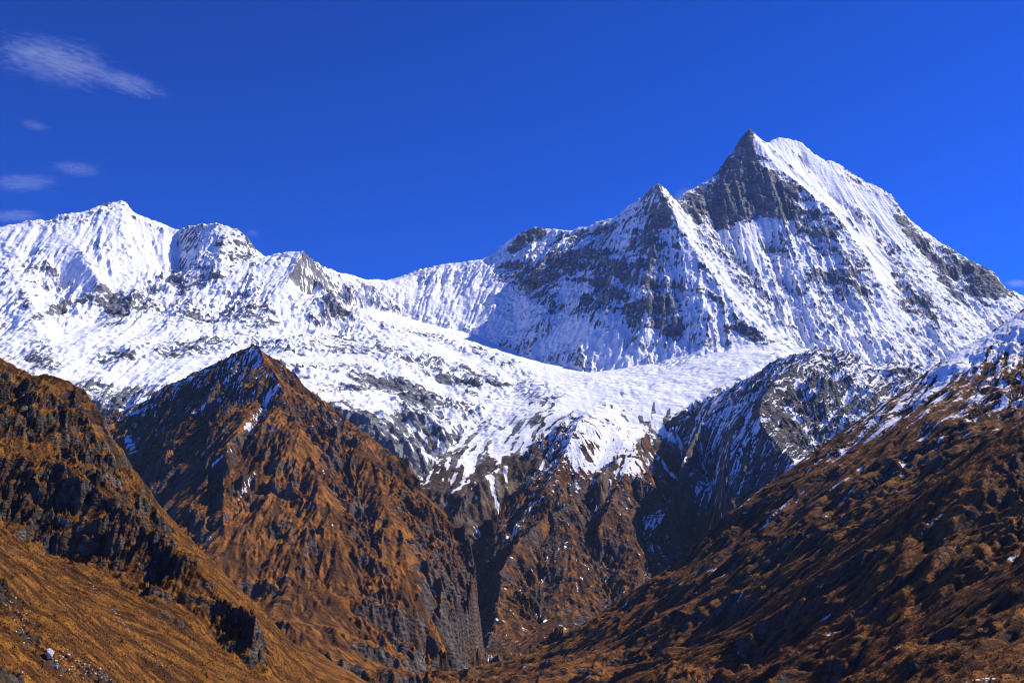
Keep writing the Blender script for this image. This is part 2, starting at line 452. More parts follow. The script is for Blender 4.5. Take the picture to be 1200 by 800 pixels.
    # far sides
    for a, b in zip(SKY_W[::8], SKY_W[8::8] + [SKY_W[-1]]):
        pa, pb = P(*a), P(*b)
        L.raw((pa[0] * 1.02, pa[1] + 1150, pa[2] - 1150), (pb[0] * 1.02, pb[1] + 1150, pb[2] - 1150))
    L.edge(-300, 's'); L.edge(200, 'n'); L.edge(600, 'we')
    L.span(2)
    fade = L.crest_fade(0.06, 10, 190)
    fs = L.crest_fade(0.30, 5, 70)
    X, Y = L.X, L.Y
    gx, gy = L.slope(6); st = np.hypot(gx, gy)
    steep = sstep(0.28, 0.75, st)
    ice = np.zeros_like(L.h); smoothsnow = np.zeros_like(L.h)
    for pts, r, a in FAR_ICE: L.stroke(pts, r, ice, a)
    for pts, r, a in FAR_SMOOTH: L.stroke(pts, r, smoothsnow, a)
    ice = blur(ice, 6); smoothsnow = blur(smoothsnow, 4)
    rough = 1 - 0.8 * smoothsnow
    L.h += (fbm(X, Y, 520, 3, 3) * 30 * fade * (0.4 + 0.6 * steep)).astype(f32)
    L.erode(300, 5, 0.085, fade * (0.05 + 0.95 * steep) * rough * (0.85 + 0.35 * sstep(-600, -1000, X + 0 * Y)), 0.56, 21, 0.6)
    L.h += L.streak(34, 190, 300, 9, 2) * 7.5 * steep * fs * (0.12 + 0.88 * sstep(5350, 5700, Y + 0 * X))                     # fluting
    L.h += fbm(X, Y, 95, 5, 40, 0.55, True) * 7 * fs * (0.25 + 0.75 * steep) * rough
    L.h += sstep(5600, 5350, Y + 0 * X) * sstep(300, 600, X + 0 * Y) * (fbm(X, Y, 190, 4, 47, 0.55) * 9 + fbm(X * 0.6 + Y * 0.2, Y, 45, 3, 46, 0.6, True) * 2.2)
    L.h += fbm(X, Y, 46, 4, 41, 0.6, True) * 4.0 * (0.35 + 0.65 * steep) * (1 - 0.9 * smoothsnow) * (1 - 0.6 * ice)
    # ledges of the rock strata
    V = L.h + 0.22 * X
    led = fbm(X + 0 * V, V * 2.4, 240, 5, 77, 0.56)
    L.h += led * 5.0 * steep * fs * rough
    rz = np.zeros_like(L.h)
    for pts, r, a in FAR_STROKES: L.stroke(pts, r * 1.25, rz, a)
    rz = np.clip(-blur(rz, 6) * 3, 0, 1)
    rg_ = steep * (0.25 + 0.75 * fs) * (1 - 0.92 * smoothsnow) * (0.30 + 0.70 * rz)
    L.h += (facet(X + 0 * L.h, Y + 0 * L.h, L.h * 1.3, 150, 501) * 20 + facet(X + 0 * L.h, Y + 0 * L.h, L.h * 1.3, 62, 502) * 10 + facet(X + 0 * L.h, Y + 0 * L.h, L.h * 1.3, 27, 503) * 5) * rg_
    jag = (1 - L.crest_fade(0.0, 8, 60)) * sstep(-1.0, 0.5, fbm(X, Y, 200, 2, 43))
    L.h += jag * (fbm(X, Y, 38, 4, 42, 0.65, True) * 9 - 2)
    # ice fall: broken steps on the gentle basin
    q = L.base / 26.0 + fbm(X, Y, 240, 4, 70, 0.55) * 2.6; fr = q - np.floor(q)
    L.h += (ice * (sstep(0.30, 0.75, fr) - fr) * 28).astype(f32)
    L.h += ice * fbm(X * 0.36, Y, 75, 5, 72, 0.62, True) * 14.0 * sstep(-0.6, 0.4, fbm(X, Y, 300, 3, 73))
    gx, gy = L.slope(1); st = np.hypot(gx, gy)
    conv = (blur(L.h, 9) - L.h)
    z = L.h
    n1 = fbm(X, Y, 260, 4, 90)
    led2 = fbm(X + 0 * V, V * 2.0, 115, 4, 177, 0.58)
    lic = L.streak(26, 120, 310, 7, 2)
    bias = np.zeros_like(L.h)
    for pts, r, a in FAR_STROKES: L.stroke(pts, r, bias, a)
    bias = blur(bias, 3)
    bias = np.where(smoothsnow > 0.25, np.maximum(bias, 0), bias)
    fc = facet(X + 0 * z, Y + 0 * z, z * 1.6, 150, 504)
    snow = 1.08 + fc * 0.30 * steep * (0.3 + 0.7 * rz) - steep * 0.20 - sstep(1.1, 2.3, st) * 0.42 + np.clip(conv / 13, -0.32, 0.25) + n1 * 0.14 + (led * 0.36 + led2 * 0.20) * (0.2 + 0.8 * steep) * (0.62 + 0.38 * rz) + lic * 0.14 * steep + bias + smoothsnow * 0.55
    low = sstep(900, 330, z + n1 * 190 - 0.10 * (X - 200))
    licw = L.streak(48, 330, 312, 9, 3)
    snow -= low * 0.95 - (np.clip(lic, -0.7, 0.7) * 0.8 + np.clip(licw, -0.8, 0.8) * 1.2) * sstep(0.0, 0.4, low)
    band = fbm(X * 0.3, Y + 0.25 * X, 55, 4, 178, 0.62)
    snow -= sstep(0.0, 0.6, ice) * sstep(0.0, 0.5, band * 0.9 + n1 * 0.7) * 0.52
    rock = 1.15 - low * 1.1 + led2 * 0.3 + sstep(0.7, 1.1, st) * 0.5 * (1 - low)
    L.attrs = dict(snow=snow.astype(f32), rock=np.clip(rock, 0, 1.3).astype(f32), tone=(led2 + lic * 0.4).astype(f32))
    return L
FAR_ICE = [([(330, 410), (420, 405), (500, 425), (560, 445)], 260, 1.0), ([(350, 430), (430, 440), (500, 470)], 230, 1.0), ([(170, 360), (240, 370), (300, 375)], 200, 0.9),
           ([(150, 415), (220, 410), (290, 400)], 220, 0.9), ([(460, 385), (520, 400), (590, 425)], 150, 0.8), ([(560, 460), (620, 450), (640, 470)], 150, 0.6), ([(540, 480), (560, 500)], 120, 0.5)]
FAR_SMOOTH = [([(892, 171), (910, 188), (930, 207), (950, 224), (970, 240), (990, 262), (1005, 280), (1020, 302), (1032, 325)], 62, 1.0), ([(912, 172), (945, 205), (985, 245), (1015, 280), (1035, 310)], 95, 1.0), ([(960, 205), (1000, 230), (1030, 250), (1045, 275)], 110, 1.0), ([(1000, 225), (1035, 240)], 80, 1.0), ([(900, 168), (914, 164), (930, 167), (948, 178), (965, 192), (985, 200)], 55, 1.0), ([(1030, 300), (1040, 330)], 60, 0.8),
              ([(890, 420), (840, 440), (790, 460), (740, 490)], 210, 1.0), ([(870, 410), (820, 425), (760, 445)], 120, 1.0), ([(700, 460), (660, 490), (620, 510), (590, 530)], 110, 0.8), ([(480, 335), (520, 340), (560, 345)], 150, 0.7), ([(500, 360), (550, 370), (590, 390)], 130, 0.7),
              ([(20, 275), (60, 280), (100, 275), (130, 265)], 120, 0.8), ([(165, 275), (190, 290), (175, 310)], 110, 0.8), ([(60, 300), (95, 320)], 90, 0.5), ([(225, 300), (215, 320)], 25, 0.8), ([(310, 320), (330, 315)], 90, 0.6), ([(330, 370), (345, 385), (320, 400)], 110, 0.7), ([(110, 412), (160, 402)], 70, 0.6),
              ([(845, 275), (870, 270), (905, 262)], 70, 0.5), ([(880, 285), (885, 310)], 75, 0.6), ([(640, 405), (660, 385), (700, 410), (730, 425)], 90, 0.6)]
FAR_STROKES = [
    ([(876, 165), (870, 182), (884, 195)], 70, -0.9), ([(858, 200), (880, 210), (905, 215)], 100, -0.9), ([(845, 222), (880, 225), (925, 228)], 90, -0.9),
    ([(815, 240), (835, 250)], 90, -0.6), ([(865, 245), (900, 242), (930, 243)], 80, -0.85), ([(800, 240), (815, 255)], 70, -0.5), ([(840, 262), (862, 264)], 60, -0.6), ([(825, 225), (850, 235)], 70, -0.45),
    ([(945, 248), (960, 262), (975, 275)], 55, -0.5), ([(935, 255), (950, 280), (975, 300)], 80, -0.25),
    ([(1065, 268), (1090, 295), (1115, 315)], 95, -0.50), ([(1130, 312), (1150, 325), (1165, 335)], 140, -0.62), ([(1140, 345), (1160, 345)], 100, -0.5), ([(1100, 320), (1120, 345)], 60, -0.35),
    ([(1045, 320), (1060, 345), (1085, 368)], 80, -0.30), ([(1065, 365), (1090, 355)], 70, -0.3), ([(950, 330), (1000, 330)], 90, -0.22), ([(960, 300), (1000, 310)], 60, -0.25),
    ([(230, 280), (255, 272), (275, 282)], 90, -0.16), ([(240, 300), (265, 300), (285, 292)], 90, -0.16), ([(215, 325), (250, 330)], 70, -0.36), ([(205, 330), (215, 340)], 50, -0.4),
    ([(125, 345), (140, 362), (130, 380)], 80, -0.5), ([(40, 375), (70, 360), (105, 345)], 45, -0.5), ([(40, 415), (70, 430), (45, 430)], 60, -0.5), ([(20, 345), (30, 360)], 50, -0.3),
    ([(368, 316), (380, 335), (388, 352)], 40, -0.20), ([(345, 372), (370, 378)], 40, -0.3), ([(395, 358), (400, 362)], 30, -0.4),
    ([(605, 285), (620, 276), (635, 272)], 60, -0.45), ([(655, 280), (690, 275), (715, 268)], 70, -0.30), ([(590, 320), (640, 320), (700, 310), (760, 300)], 110, -0.34), ([(640, 300), (700, 295), (740, 310)], 80, -0.34), ([(700, 335), (750, 365)], 60, -0.36), ([(740, 285), (765, 265), (780, 250)], 70, -0.35),
    ([(765, 330), (775, 360), (790, 385)], 90, -0.34), ([(690, 350), (730, 350)], 80, -0.3), ([(650, 360), (625, 340)], 60, -0.25), ([(830, 345), (860, 375), (895, 402)], 30, -0.35), ([(770, 345), (790, 345)], 80, -0.25),
    ([(400, 430), (440, 425), (480, 432)], 60, -0.30), ([(330, 440), (370, 455), (410, 452)], 80, -0.35), ([(520, 445), (560, 450)], 50, -0.25), ([(420, 450), (470, 455), (490, 465)], 110, -0.42), ([(400, 480), (430, 500), (450, 520)], 130, -0.6), ([(480, 470), (460, 500), (440, 530)], 55, -0.4), ([(560, 470), (600, 468)], 45, -0.35), ([(610, 462), (640, 466)], 40, -0.3),
    ([(230, 440), (260, 430), (290, 420)], 70, -0.4), ([(150, 460), (190, 455)], 90, -0.4), ([(100, 450), (130, 470)], 100, -0.6), ([(60, 420), (50, 400)], 60, -0.4),
]

# ------------------------------------------------------------------ brown spur in front of the apron
def build_spur():
    L = Land(-330, 1090, 2500, 4800, 2.6)
    L.line((800, 515, 4700), (765, 506, 4660), (725, 499, 4630), (690, 488, 4620), soft=True)
    L.line((684, 484, 4600), (683, 490, 4480), (672, 505, 4360), (662, 530, 4230), (650, 552, 4080), (632, 580, 3860))
    L.line((725, 500, 4480), (710, 530, 4280), (698, 552, 4130), (672, 588, 3850), (640, 608, 3690), (608, 631, 3500), (590, 663, 3330), (583, 700, 3150), (577, 735, 2980), (573, 762, 2850))
    L.line((745, 524, 4300), (730, 560, 4050), (715, 590, 3850), (700, 620, 3650))
    L.line((665, 612, 3720), (675, 650, 3520), (690, 690, 3320), (696, 715, 3200))
    L.line((760, 506, 4600), (750, 514, 4420), (745, 524, 4300), (757, 550, 4150), (772, 580, 4000), (786, 605, 3870), (797, 628, 3750), (800, 650, 3640), (790, 690, 3450))
    L.line((722, 552, 4120), (735, 600, 3850), (750, 650, 3550), (745, 690, 3350))
    # hollows
    L.line((700, 585, 3980), (690, 620, 3780), (700, 660, 3560), (715, 700, 3350), (720, 740, 3150), soft=True)
    L.line((765, 610, 3990), (775, 645, 3800), (778, 680, 3600), (770, 720, 3400), soft=True)
    L.line((650, 612, 3790), (632, 645, 3560), (632, 690, 3340), (635, 735, 3080), soft=True)
    L.line((672, 486, 4640), (640, 514, 4470), (600, 540, 4300), (565, 566, 4130), (542, 595, 3900), soft=True)
    L.raw(tuple(P(542, 595, 3900)), (-165, 3700, 30), (-155, 3500, -50), (-140, 3300, -95), (-118, 3120, -112), (-90, 2950, -122), (-70, 2800, -128), (-64, 2650, -130), (-84, 2540, -133))
    L.line((630, 558, 4160), (600, 585, 3990), (575, 620, 3780), soft=True)
    L.line((748, 530, 4420), (775, 575, 4250), (805, 640, 4050), (830, 700, 3900), soft=True)
    L.line((538, 770, 2740), (600, 770, 2720), (680, 745, 2900), (760, 730, 3100), (840, 720, 3300), soft=True)
    L.raw((-330, 3650, -60), (-330, 4700, 260)); L.raw((-200, 3700, -20), (-60, 4100, 150), (80, 4600, 480)); L.raw((-300, 4780, 250), (100, 4780, 480))
    L.edge(-420, 's'); L.edge(-300, 'e')
    L.span(2)
    fade = L.crest_fade(0.25, 4, 90)
    X, Y = L.X, L.Y
    gx, gy = L.slope(4); steep = sstep(0.2, 0.7, np.hypot(gx, gy))
    apron = np.zeros_like(L.h)
    for pts, r, a in [([(745, 488), (730, 515), (735, 535)], 130, 1.0), ([(715, 488), (700, 515), (690, 540)], 130, 1.0), ([(700, 550), (720, 553), (740, 548)], 70, 1.0)]: L.stroke(pts, r, apron, a)
    apron = blur(apron, 6)
    L.h += fbm(X, Y, 260, 3, 5) * 16 * fade
    L.erode(190, 6, 0.135, fade * (0.3 + 0.7 * steep) * (1 - 0.75 * apron), 0.58, 31, 0.5)
    Z0 = L.h * 1.3; XX = X + 0 * Z0; YY = Y + 0 * Z0
    L.h += (facet(XX, YY, Z0, 75, 511) * 13 + facet(XX, YY, Z0, 30, 512) * 6 + facet(XX, YY, Z0, 12, 513) * 2.6) * steep * (0.35 + 0.65 * fade) * (1 - 0.9 * apron)
    lic = L.streak(16, 110, 320, 9, 3)
    L.h += lic * 2.4 * steep * (1 - apron)
    L.h += fbm(X, Y, 42, 5, 44, 0.58, True) * 3.6 * (0.4 + 0.6 * fade) * (1 - 0.8 * apron)
    gx, gy = L.slope(1); st = np.hypot(gx, gy); z = L.h
    conv = blur(L.h, 8) - L.h
    n1 = fbm(X, Y, 160, 4, 91); n2 = fbm(X, Y, 40, 4, 96)
    bias = np.zeros_like(z)
    for pts, r, a in [([(705, 560), (718, 572)], 60, 0.30), ([(690, 520), (688, 535)], 40, -0.4), ([(730, 538), (735, 530)], 30, -0.25), ([(702, 575), (697, 605)], 16, 0.5), ([(665, 610), (663, 640)], 8, 0.6), ([(632, 585), (612, 610), (590, 640)], 12, 0.6), ([(600, 600), (575, 625), (560, 640)], 10, 0.5), ([(600, 565), (570, 585)], 25, 0.35)]:
        L.stroke(pts, r, bias, a)
    sun_f = L.sunny(3)
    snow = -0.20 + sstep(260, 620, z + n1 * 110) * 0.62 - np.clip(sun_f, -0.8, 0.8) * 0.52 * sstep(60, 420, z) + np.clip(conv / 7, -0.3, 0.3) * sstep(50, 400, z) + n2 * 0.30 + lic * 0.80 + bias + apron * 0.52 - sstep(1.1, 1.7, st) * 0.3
    rock = 0.32 + sstep(0.8, 1.4, st) * 0.4 + n1 * 0.4 + n2 * 0.25 - lic * 0.2 - np.clip(sun_f, -0.7, 0.7) * 0.35  # rock by slope and noise; extra dark rock paints shade on faces off the sun
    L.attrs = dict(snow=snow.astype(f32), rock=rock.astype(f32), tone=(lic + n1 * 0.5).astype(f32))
    return L

# ------------------------------------------------------------------ slate ridge behind the right slope
def build_ridge():
    L = Land(200, 2300, 3050, 5600, 3.2)
    L.line((725, 555, 4760), (745, 528, 4750), (768, 507, 4700), (790, 490, 4660), (815, 477, 4620), (840, 464, 4580), (870, 447, 4530), (900, 430, 4480), (925, 419, 4440), (945, 411, 4420), (965, 407, 4400), (985, 410, 4370), (1000, 415, 4350), (1012, 424, 4320), (1020, 428, 4300), (1035, 426, 4320), (1050, 424, 4350), (1068, 425, 4340), (1085, 430, 4300), (1150, 440, 4200), (1300, 440, 4000))
    L.line((965, 407, 4400), (935, 430, 4220), (905, 448, 4080), (892, 470, 3940), (892, 495, 3800), (905, 515, 3680), (925, 535, 3560), (945, 560, 3400))
    L.line((840, 464, 4580), (820, 500, 4330), (800, 540, 4080), (788, 580, 3880))
    L.line((1020, 428, 4300), (1030, 445, 4180), (1045, 470, 4050))
    L.line((1000, 420, 4330), (985, 450, 4150), (965, 480, 3950), (950, 510, 3780), (955, 540, 3600), soft=True)
    L.line((880, 470, 4150), (862, 500, 3980), (850, 540, 3780), (850, 580, 3580), (870, 620, 3380), soft=True)
    L.line((748, 560, 4700), (775, 610, 4300), (800, 650, 3950), (850, 680, 3500), (950, 660, 3150), soft=True)
    L.line((815, 520, 4480), (830, 570, 4100), (835, 610, 3800))
    L.line((860, 480, 4330), (845, 530, 4000), (855, 575, 3700))
    L.raw((700, 5300, 500), (2200, 5300, 500)); L.raw((1000, 3090, -50), (2250, 3090, 200))
    L.edge(-200, 's'); L.edge(100, 'n')
    L.span(2)
    fade = L.crest_fade(0.2, 5, 110)
    X, Y = L.X, L.Y
    L.h += fbm(X, Y, 300, 3, 6) * 20 * fade
    L.erode(170, 5, 0.09, fade, 0.57, 41, 0.5)
    # slabs drawn out down to the left
    a = -0.71 * X - 0.70 * Y; c = 0.70 * X - 0.71 * Y
    warp = fbm(X, Y, 180, 3, 12) * 26
    Z0 = L.h * 1.3; XX = X + 0 * Z0; YY = Y + 0 * Z0
    L.h += (facet(XX, YY, Z0, 110, 521) * 16 + facet(XX, YY, Z0, 45, 522) * 6 + facet(XX, YY, Z0, 18, 523) * 2.0) * (0.35 + 0.65 * fade)
    slab = fbm(a * 0.16, c + warp, 34, 5, 112, 0.62)
    slab2 = fbm(a * 0.2 + 300, c + warp, 15, 4, 113, 0.62)
    L.h += (slab * 7.0 + slab2 * 3.0) * (0.3 + 0.7 * fade)
    L.h += fbm(X, Y, 50, 5, 45, 0.58, True) * 4.5 * (0.35 + 0.65 * fade)
    gx, gy = L.slope(1); st = np.hypot(gx, gy); z = L.h
    conv = blur(L.h, 5) - L.h
    n1 = fbm(X, Y, 200, 4, 92); n2 = fbm(X, Y, 45, 4, 97)
    bias = np.zeros_like(z)
    for pts, r, am in [([(925, 440), (905, 470), (930, 505)], 90, -0.30), ([(900, 520), (880, 560)], 130, -0.4), ([(925, 480), (945, 505), (955, 520)], 22, 0.45), ([(935, 450), (950, 460)], 30, 0.4), ([(980, 440), (1000, 460)], 120, 0.12), ([(850, 500), (830, 540)], 60, 0.25), ([(800, 640), (880, 600)], 120, -0.4)]:
        L.stroke(pts, r, bias, am)
    snow = 0.31 + 0.16 * sstep(900, 700, X + 0 * Y) * sstep(500, 300, z) + np.clip(conv / 4, -0.35, 0.35) + n1 * 0.22 + n2 * 0.12 - slab * 0.5 - slab2 * 0.45 + bias - sstep(0.9, 1.7, st) * 0.3 + sstep(300, 800, z) * 0.18 - sstep(420, 120, z) * 0.2 - np.clip(L.sunny(3), -0.6, 0.6) * 0.2
    rock = 0.95 + n1 * 0.3 - sstep(450, 150, z) * 0.7
    L.attrs = dict(snow=snow.astype(f32), rock=rock.astype(f32), tone=(slab + n2).astype(f32))
    return L

# ------------------------------------------------------------------ brown pyramid on the left of the valley
def build_pyramid():
    L = Land(-1500, 20, 1600, 4000, 2.2)
    L.line((0, 560, 3300), (60, 525, 3450), (125, 489, 3520), (150, 478, 3500), (180, 464, 3460), (200, 450, 3430), (220, 441, 3400), (240, 430, 3370), (260, 422, 3350), (275, 415, 3330), (288, 408, 3310), (297, 402, 3300), (303, 405, 3295), (310, 412, 3280), (330, 425, 3240), (345, 440, 3200), (360, 455, 3160), (390, 478, 3090), (410, 495, 3040), (440, 515, 2980), (460, 530, 2940), (480, 550, 2890), (500, 575, 2830), (520, 600, 2780), (540, 625, 2720), (553, 648, 2670), (560, 665, 2630))
    L.line((560, 665, 2630), (554, 682, 2590), (551, 700, 2550), (540, 725, 2490), (534, 752, 2440), (536, 772, 2400), soft=True)
    L.line((303, 405, 3295), (325, 450, 3090), (345, 490, 2930), (365, 540, 2740), (385, 590, 2570), (398, 640, 2420), (405, 690, 2290), (395, 740, 2130))
    L.line((430, 520, 2930), (445, 570, 2730), (465, 620, 2560), (485, 670, 2430), (490, 720, 2300))
    L.line((485, 570, 2820), (500, 615, 2670), (515, 660, 2540), (518, 700, 2450), (512, 740, 2340), soft=True)
    L.line((525, 620, 2730), (535, 660, 2600), (535, 700, 2500), soft=True)
    L.line((220, 441, 3400), (215, 490, 3120), (225, 530, 2900), (215, 580, 2680), (200, 630, 2480))
    L.line((297, 470, 3020), (270, 520, 2780), (262, 570, 2590), (262, 620, 2430), (270, 680, 2250))
    L.line((165, 475, 3470), (160, 520, 3180), (150, 570, 2900))
    # gullies
    L.line((318, 462, 3080), (300, 500, 2910), (272, 545, 2740), (248, 590, 2560), (236, 640, 2390), (228, 690, 2230), soft=True)
    L.line((335, 520, 2830), (305, 560, 2670), (275, 600, 2520), (245, 640, 2370), soft=True)
    L.line((395, 500, 3010), (410, 560, 2780), (430, 610, 2600), (445, 660, 2440), (450, 720, 2250), soft=True)
    L.line((150, 500, 3350), (165, 550, 3000), (175, 600, 2700), (190, 650, 2450), (215, 700, 2200), soft=True)
    # foot: small terrace and the river bank
    L.line((200, 720, 2120), (270, 745, 2080), (330, 735, 2060), (400, 745, 2100), (460, 765, 2160), (505, 778, 2230), soft=True)
    L.line((270, 790, 1900), (360, 770, 1950), (440, 785, 1990), (500, 788, 2150), (537, 776, 2370), soft=True)
    L.raw((-1400, 3950, 150), (-250, 3950, 150)); L.raw((-1100, 3700, 330), (-500, 3750, 330))
    L.raw((15, 1600, -330), (15, 4000, -330)); L.raw((-240, 3250, -60), (-150, 3050, -100), (-90, 2900, -140), (-62, 2780, -150), (-60, 2700, -150), (-64, 2645, -150), (-81, 2550, -150), (-98, 2490, -150), (-104, 2400, -150), (-98, 2300, -155))
    L.edge(-330, 's')
    L.span(2)
    fade = L.crest_fade(0.34, 3, 50)
    fade = np.maximum(fade, sstep(-150, -110, L.X + 0 * L.Y) * sstep(2790, 2720, L.Y + 0 * L.X))
    X, Y = L.X, L.Y
    gx, gy = L.slope(4); steep = sstep(0.2, 0.7, np.hypot(gx, gy))
    L.h += fbm(X, Y, 230, 3, 7) * 15 * fade
    # cliff bands, broken and tilted
    dip = L.h + X * 0.16 + fbm(X, Y, 240, 4, 13) * 46
    ph = dip / 96.0; fr = ph - np.floor(ph)
    cl = sstep(-0.1, 0.45, fbm(X, Y, 260, 3, 14))
    L.h += (sstep(0.35, 0.58, fr) - fr).astype(f32) * 27 * steep * fade * cl
    L.erode(165, 5, 0.108, fade * (0.3 + 0.7 * steep), 0.58, 51, 0.5)
    Z0 = L.h * 1.3; XX = X + 0 * Z0; YY = Y + 0 * Z0
    L.h += (facet(XX, YY, Z0, 70, 531) * 10 + facet(XX, YY, Z0, 28, 532) * 3.5 + facet(XX, YY, Z0, 11, 533) * 1.2) * (0.35 + 0.65 * sstep(-0.1, 0.35, fbm(X, Y, 190, 3, 21))) * steep * (0.35 + 0.65 * fade)
    lic = L.streak(12, 80, 330, 9, 3)
    L.h += lic * 1.1 * steep
    L.h += fbm(X, Y, 36, 5, 46, 0.58, True) * 2.2 * (0.35 + 0.65 * fade) * (0.3 + 0.7 * steep)
    gx, gy = L.slope(5); st = np.hypot(gx, gy); z = L.h
    conv = blur(L.h, 6) - L.h
    n1 = fbm(X, Y, 140, 4, 93); n2 = fbm(X, Y, 34, 5, 98, 0.6)
    bias = np.zeros_like(z)
    for pts, r, a in [([(325, 452), (308, 480), (290, 502)], 15, 0.62), ([(270, 527), (250, 545)], 7, 0.62), ([(298, 555), (280, 585)], 6, 0.62), ([(148, 510), (155, 530)], 16, 0.7),
                      ([(140, 490), (175, 478)], 20, 0.35), ([(215, 540), (190, 560), (175, 570)], 5, 0.5), ([(278, 590), (245, 625)], 4, 0.5), ([(360, 515), (380, 555)], 5, 0.5), ([(250, 620), (238, 650)], 4, 0.5), ([(385, 600), (390, 615)], 6, 0.5)]:
        L.stroke(pts, r, bias, a)
    sun_f = L.sunny(2)
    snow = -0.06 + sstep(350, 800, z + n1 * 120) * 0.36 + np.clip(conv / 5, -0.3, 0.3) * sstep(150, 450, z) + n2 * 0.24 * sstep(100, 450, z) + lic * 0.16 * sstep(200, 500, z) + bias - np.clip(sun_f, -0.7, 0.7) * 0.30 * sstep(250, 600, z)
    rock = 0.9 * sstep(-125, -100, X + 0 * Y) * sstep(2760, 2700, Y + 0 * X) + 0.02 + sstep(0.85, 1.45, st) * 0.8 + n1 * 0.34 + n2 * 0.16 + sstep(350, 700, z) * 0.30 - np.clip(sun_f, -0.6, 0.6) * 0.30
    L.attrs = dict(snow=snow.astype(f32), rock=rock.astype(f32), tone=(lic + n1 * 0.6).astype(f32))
    return L

# ------------------------------------------------------------------ right slope
def build_right():
    L = Land(-140, 1420, 330, 2960, 1.75)
    L.line((1450, 200, 2440), (1350, 262, 2360), (1280, 310, 2300), (1200, 362, 2240), (1180, 376, 2225), (1150, 396, 2203), (1130, 407, 2188), (1100, 424, 2168), (1085, 436, 2157), (1060, 456, 2140), (1030, 476, 2120), (1000, 496, 2100), (960, 524, 2076), (920, 554, 2055), (880, 580, 2042), (850, 604, 2035), (810, 640, 2028), (790, 660, 2026), (760, 680, 2035), (720, 705, 2050), (690, 726, 2060), (650, 754, 2075), (600, 774, 2090), (560, 781, 2100), (536, 787, 2110))
    L.line((1330, 400, 1420), (1200, 495, 1370), (1110, 560, 1350), (1000, 640, 1380), (900, 710, 1440), (820, 765, 1600), (740, 800, 1650))
    L.line((1350, 560, 900), (1200, 660, 950), (1100, 720, 980), (1010, 790, 1000), (960, 830, 1020))
    L.line((1200, 600, 1110), (1100, 660, 1130), (1000, 722, 1160), (900, 782, 1230), (860, 810, 1340), soft=True)
    L.line((1250, 425, 1800), (1120, 498, 1740), (1000, 580, 1730), (880, 660, 1760), (780, 720, 1830), (680, 770, 1860), (600, 800, 1880), soft=True)
    L.line((1300, 740, 640), (1200, 800, 680), (1130, 850, 700), soft=True)
    L.line((540, 800, 2000), (600, 830, 1500), (700, 900, 1000), (900, 1000, 600), soft=True)
    L.raw((-100, 2180, -150), (-85, 2330, -142), (-60, 2480, -150))
    L.raw((-100, 2700, -320), (1380, 2900, -50)); L.raw((150, 2330, -200), (1000, 2620, 150))
    L.raw((-130, 1900, -200), (-130, 600, -210))
    L.span(2)
    fade = L.crest_fade(0.22, 3, 60)
    X, Y = L.X, L.Y
    L.h += fbm(X, Y, 170, 3, 8) * 5 * fade
    dip = L.h + fbm(X, Y, 150, 4, 17) * 30 - X * 0.2
    ph = dip / 60.0; fr = ph - np.floor(ph)
    cl = sstep(0.0, 0.5, fbm(X, Y, 210, 3, 18))
    L.h += (sstep(0.35, 0.6, fr) - fr).astype(f32) * 8 * fade * cl
    L.erode(120, 4, 0.03, fade, 0.5, 61, 0.5)
    Z0 = L.h * 1.3; XX = X + 0 * Z0; YY = Y + 0 * Z0
    L.h += (facet(XX, YY, Z0, 48, 541) * 3 + facet(XX, YY, Z0, 19, 542) * 1.5) * (0.1 + 0.9 * fade) * sstep(0.0, 0.4, fbm(X, Y, 150, 3, 20))
    lic = L.streak(8, 160, 340, 15, 3, 14)
    licw = L.streak(20, 420, 345, 15, 3, 14)
    licx = L.streak(56, 620, 348, 15, 2, 16)
    L.h += lic * 0.7 + licw * 4.0 * (0.25 + 0.75 * fade) + licx * 11.0 * fade
    L.h += fbm(X, Y, 22, 5, 47, 0.58, True) * 0.6 * (0.25 + 0.75 * fade)
    gx, gy = L.slope(4); st = np.hypot(gx, gy); z = L.h
    conv = blur(L.h, 6) - L.h
    n1 = fbm(X, Y, 130, 4, 94); n2 = fbm(X, Y, 22, 4, 99)
    bias = np.zeros_like(z)
    for pts, r, a in [([(1195, 378), (1150, 405), (1110, 430)], 40, 0.40), ([(1195, 400), (1120, 435), (1070, 470)], 35, 0.25), ([(1050, 490), (990, 530)], 22, 0.2)]:
        L.stroke(pts, r, bias, a)
    sun_f = L.sunny(3)
    snow = -0.13 + sstep(40, 430, z + n1 * 70 + (Y - 1700) * 0.14) * 0.50 + np.clip(conv / 4, -0.2, 0.2) + n2 * 0.10 + lic * 0.42 + licw * 0.42 + bias
    rock = 0.10 + sstep(0.85, 1.35, st) * 0.75 + n1 * 0.3 + n2 * 0.15 - licw * 0.15
    L.attrs = dict(snow=snow.astype(f32), rock=rock.astype(f32), tone=(lic * 0.9 + licw * 0.9).astype(f32))
    return L

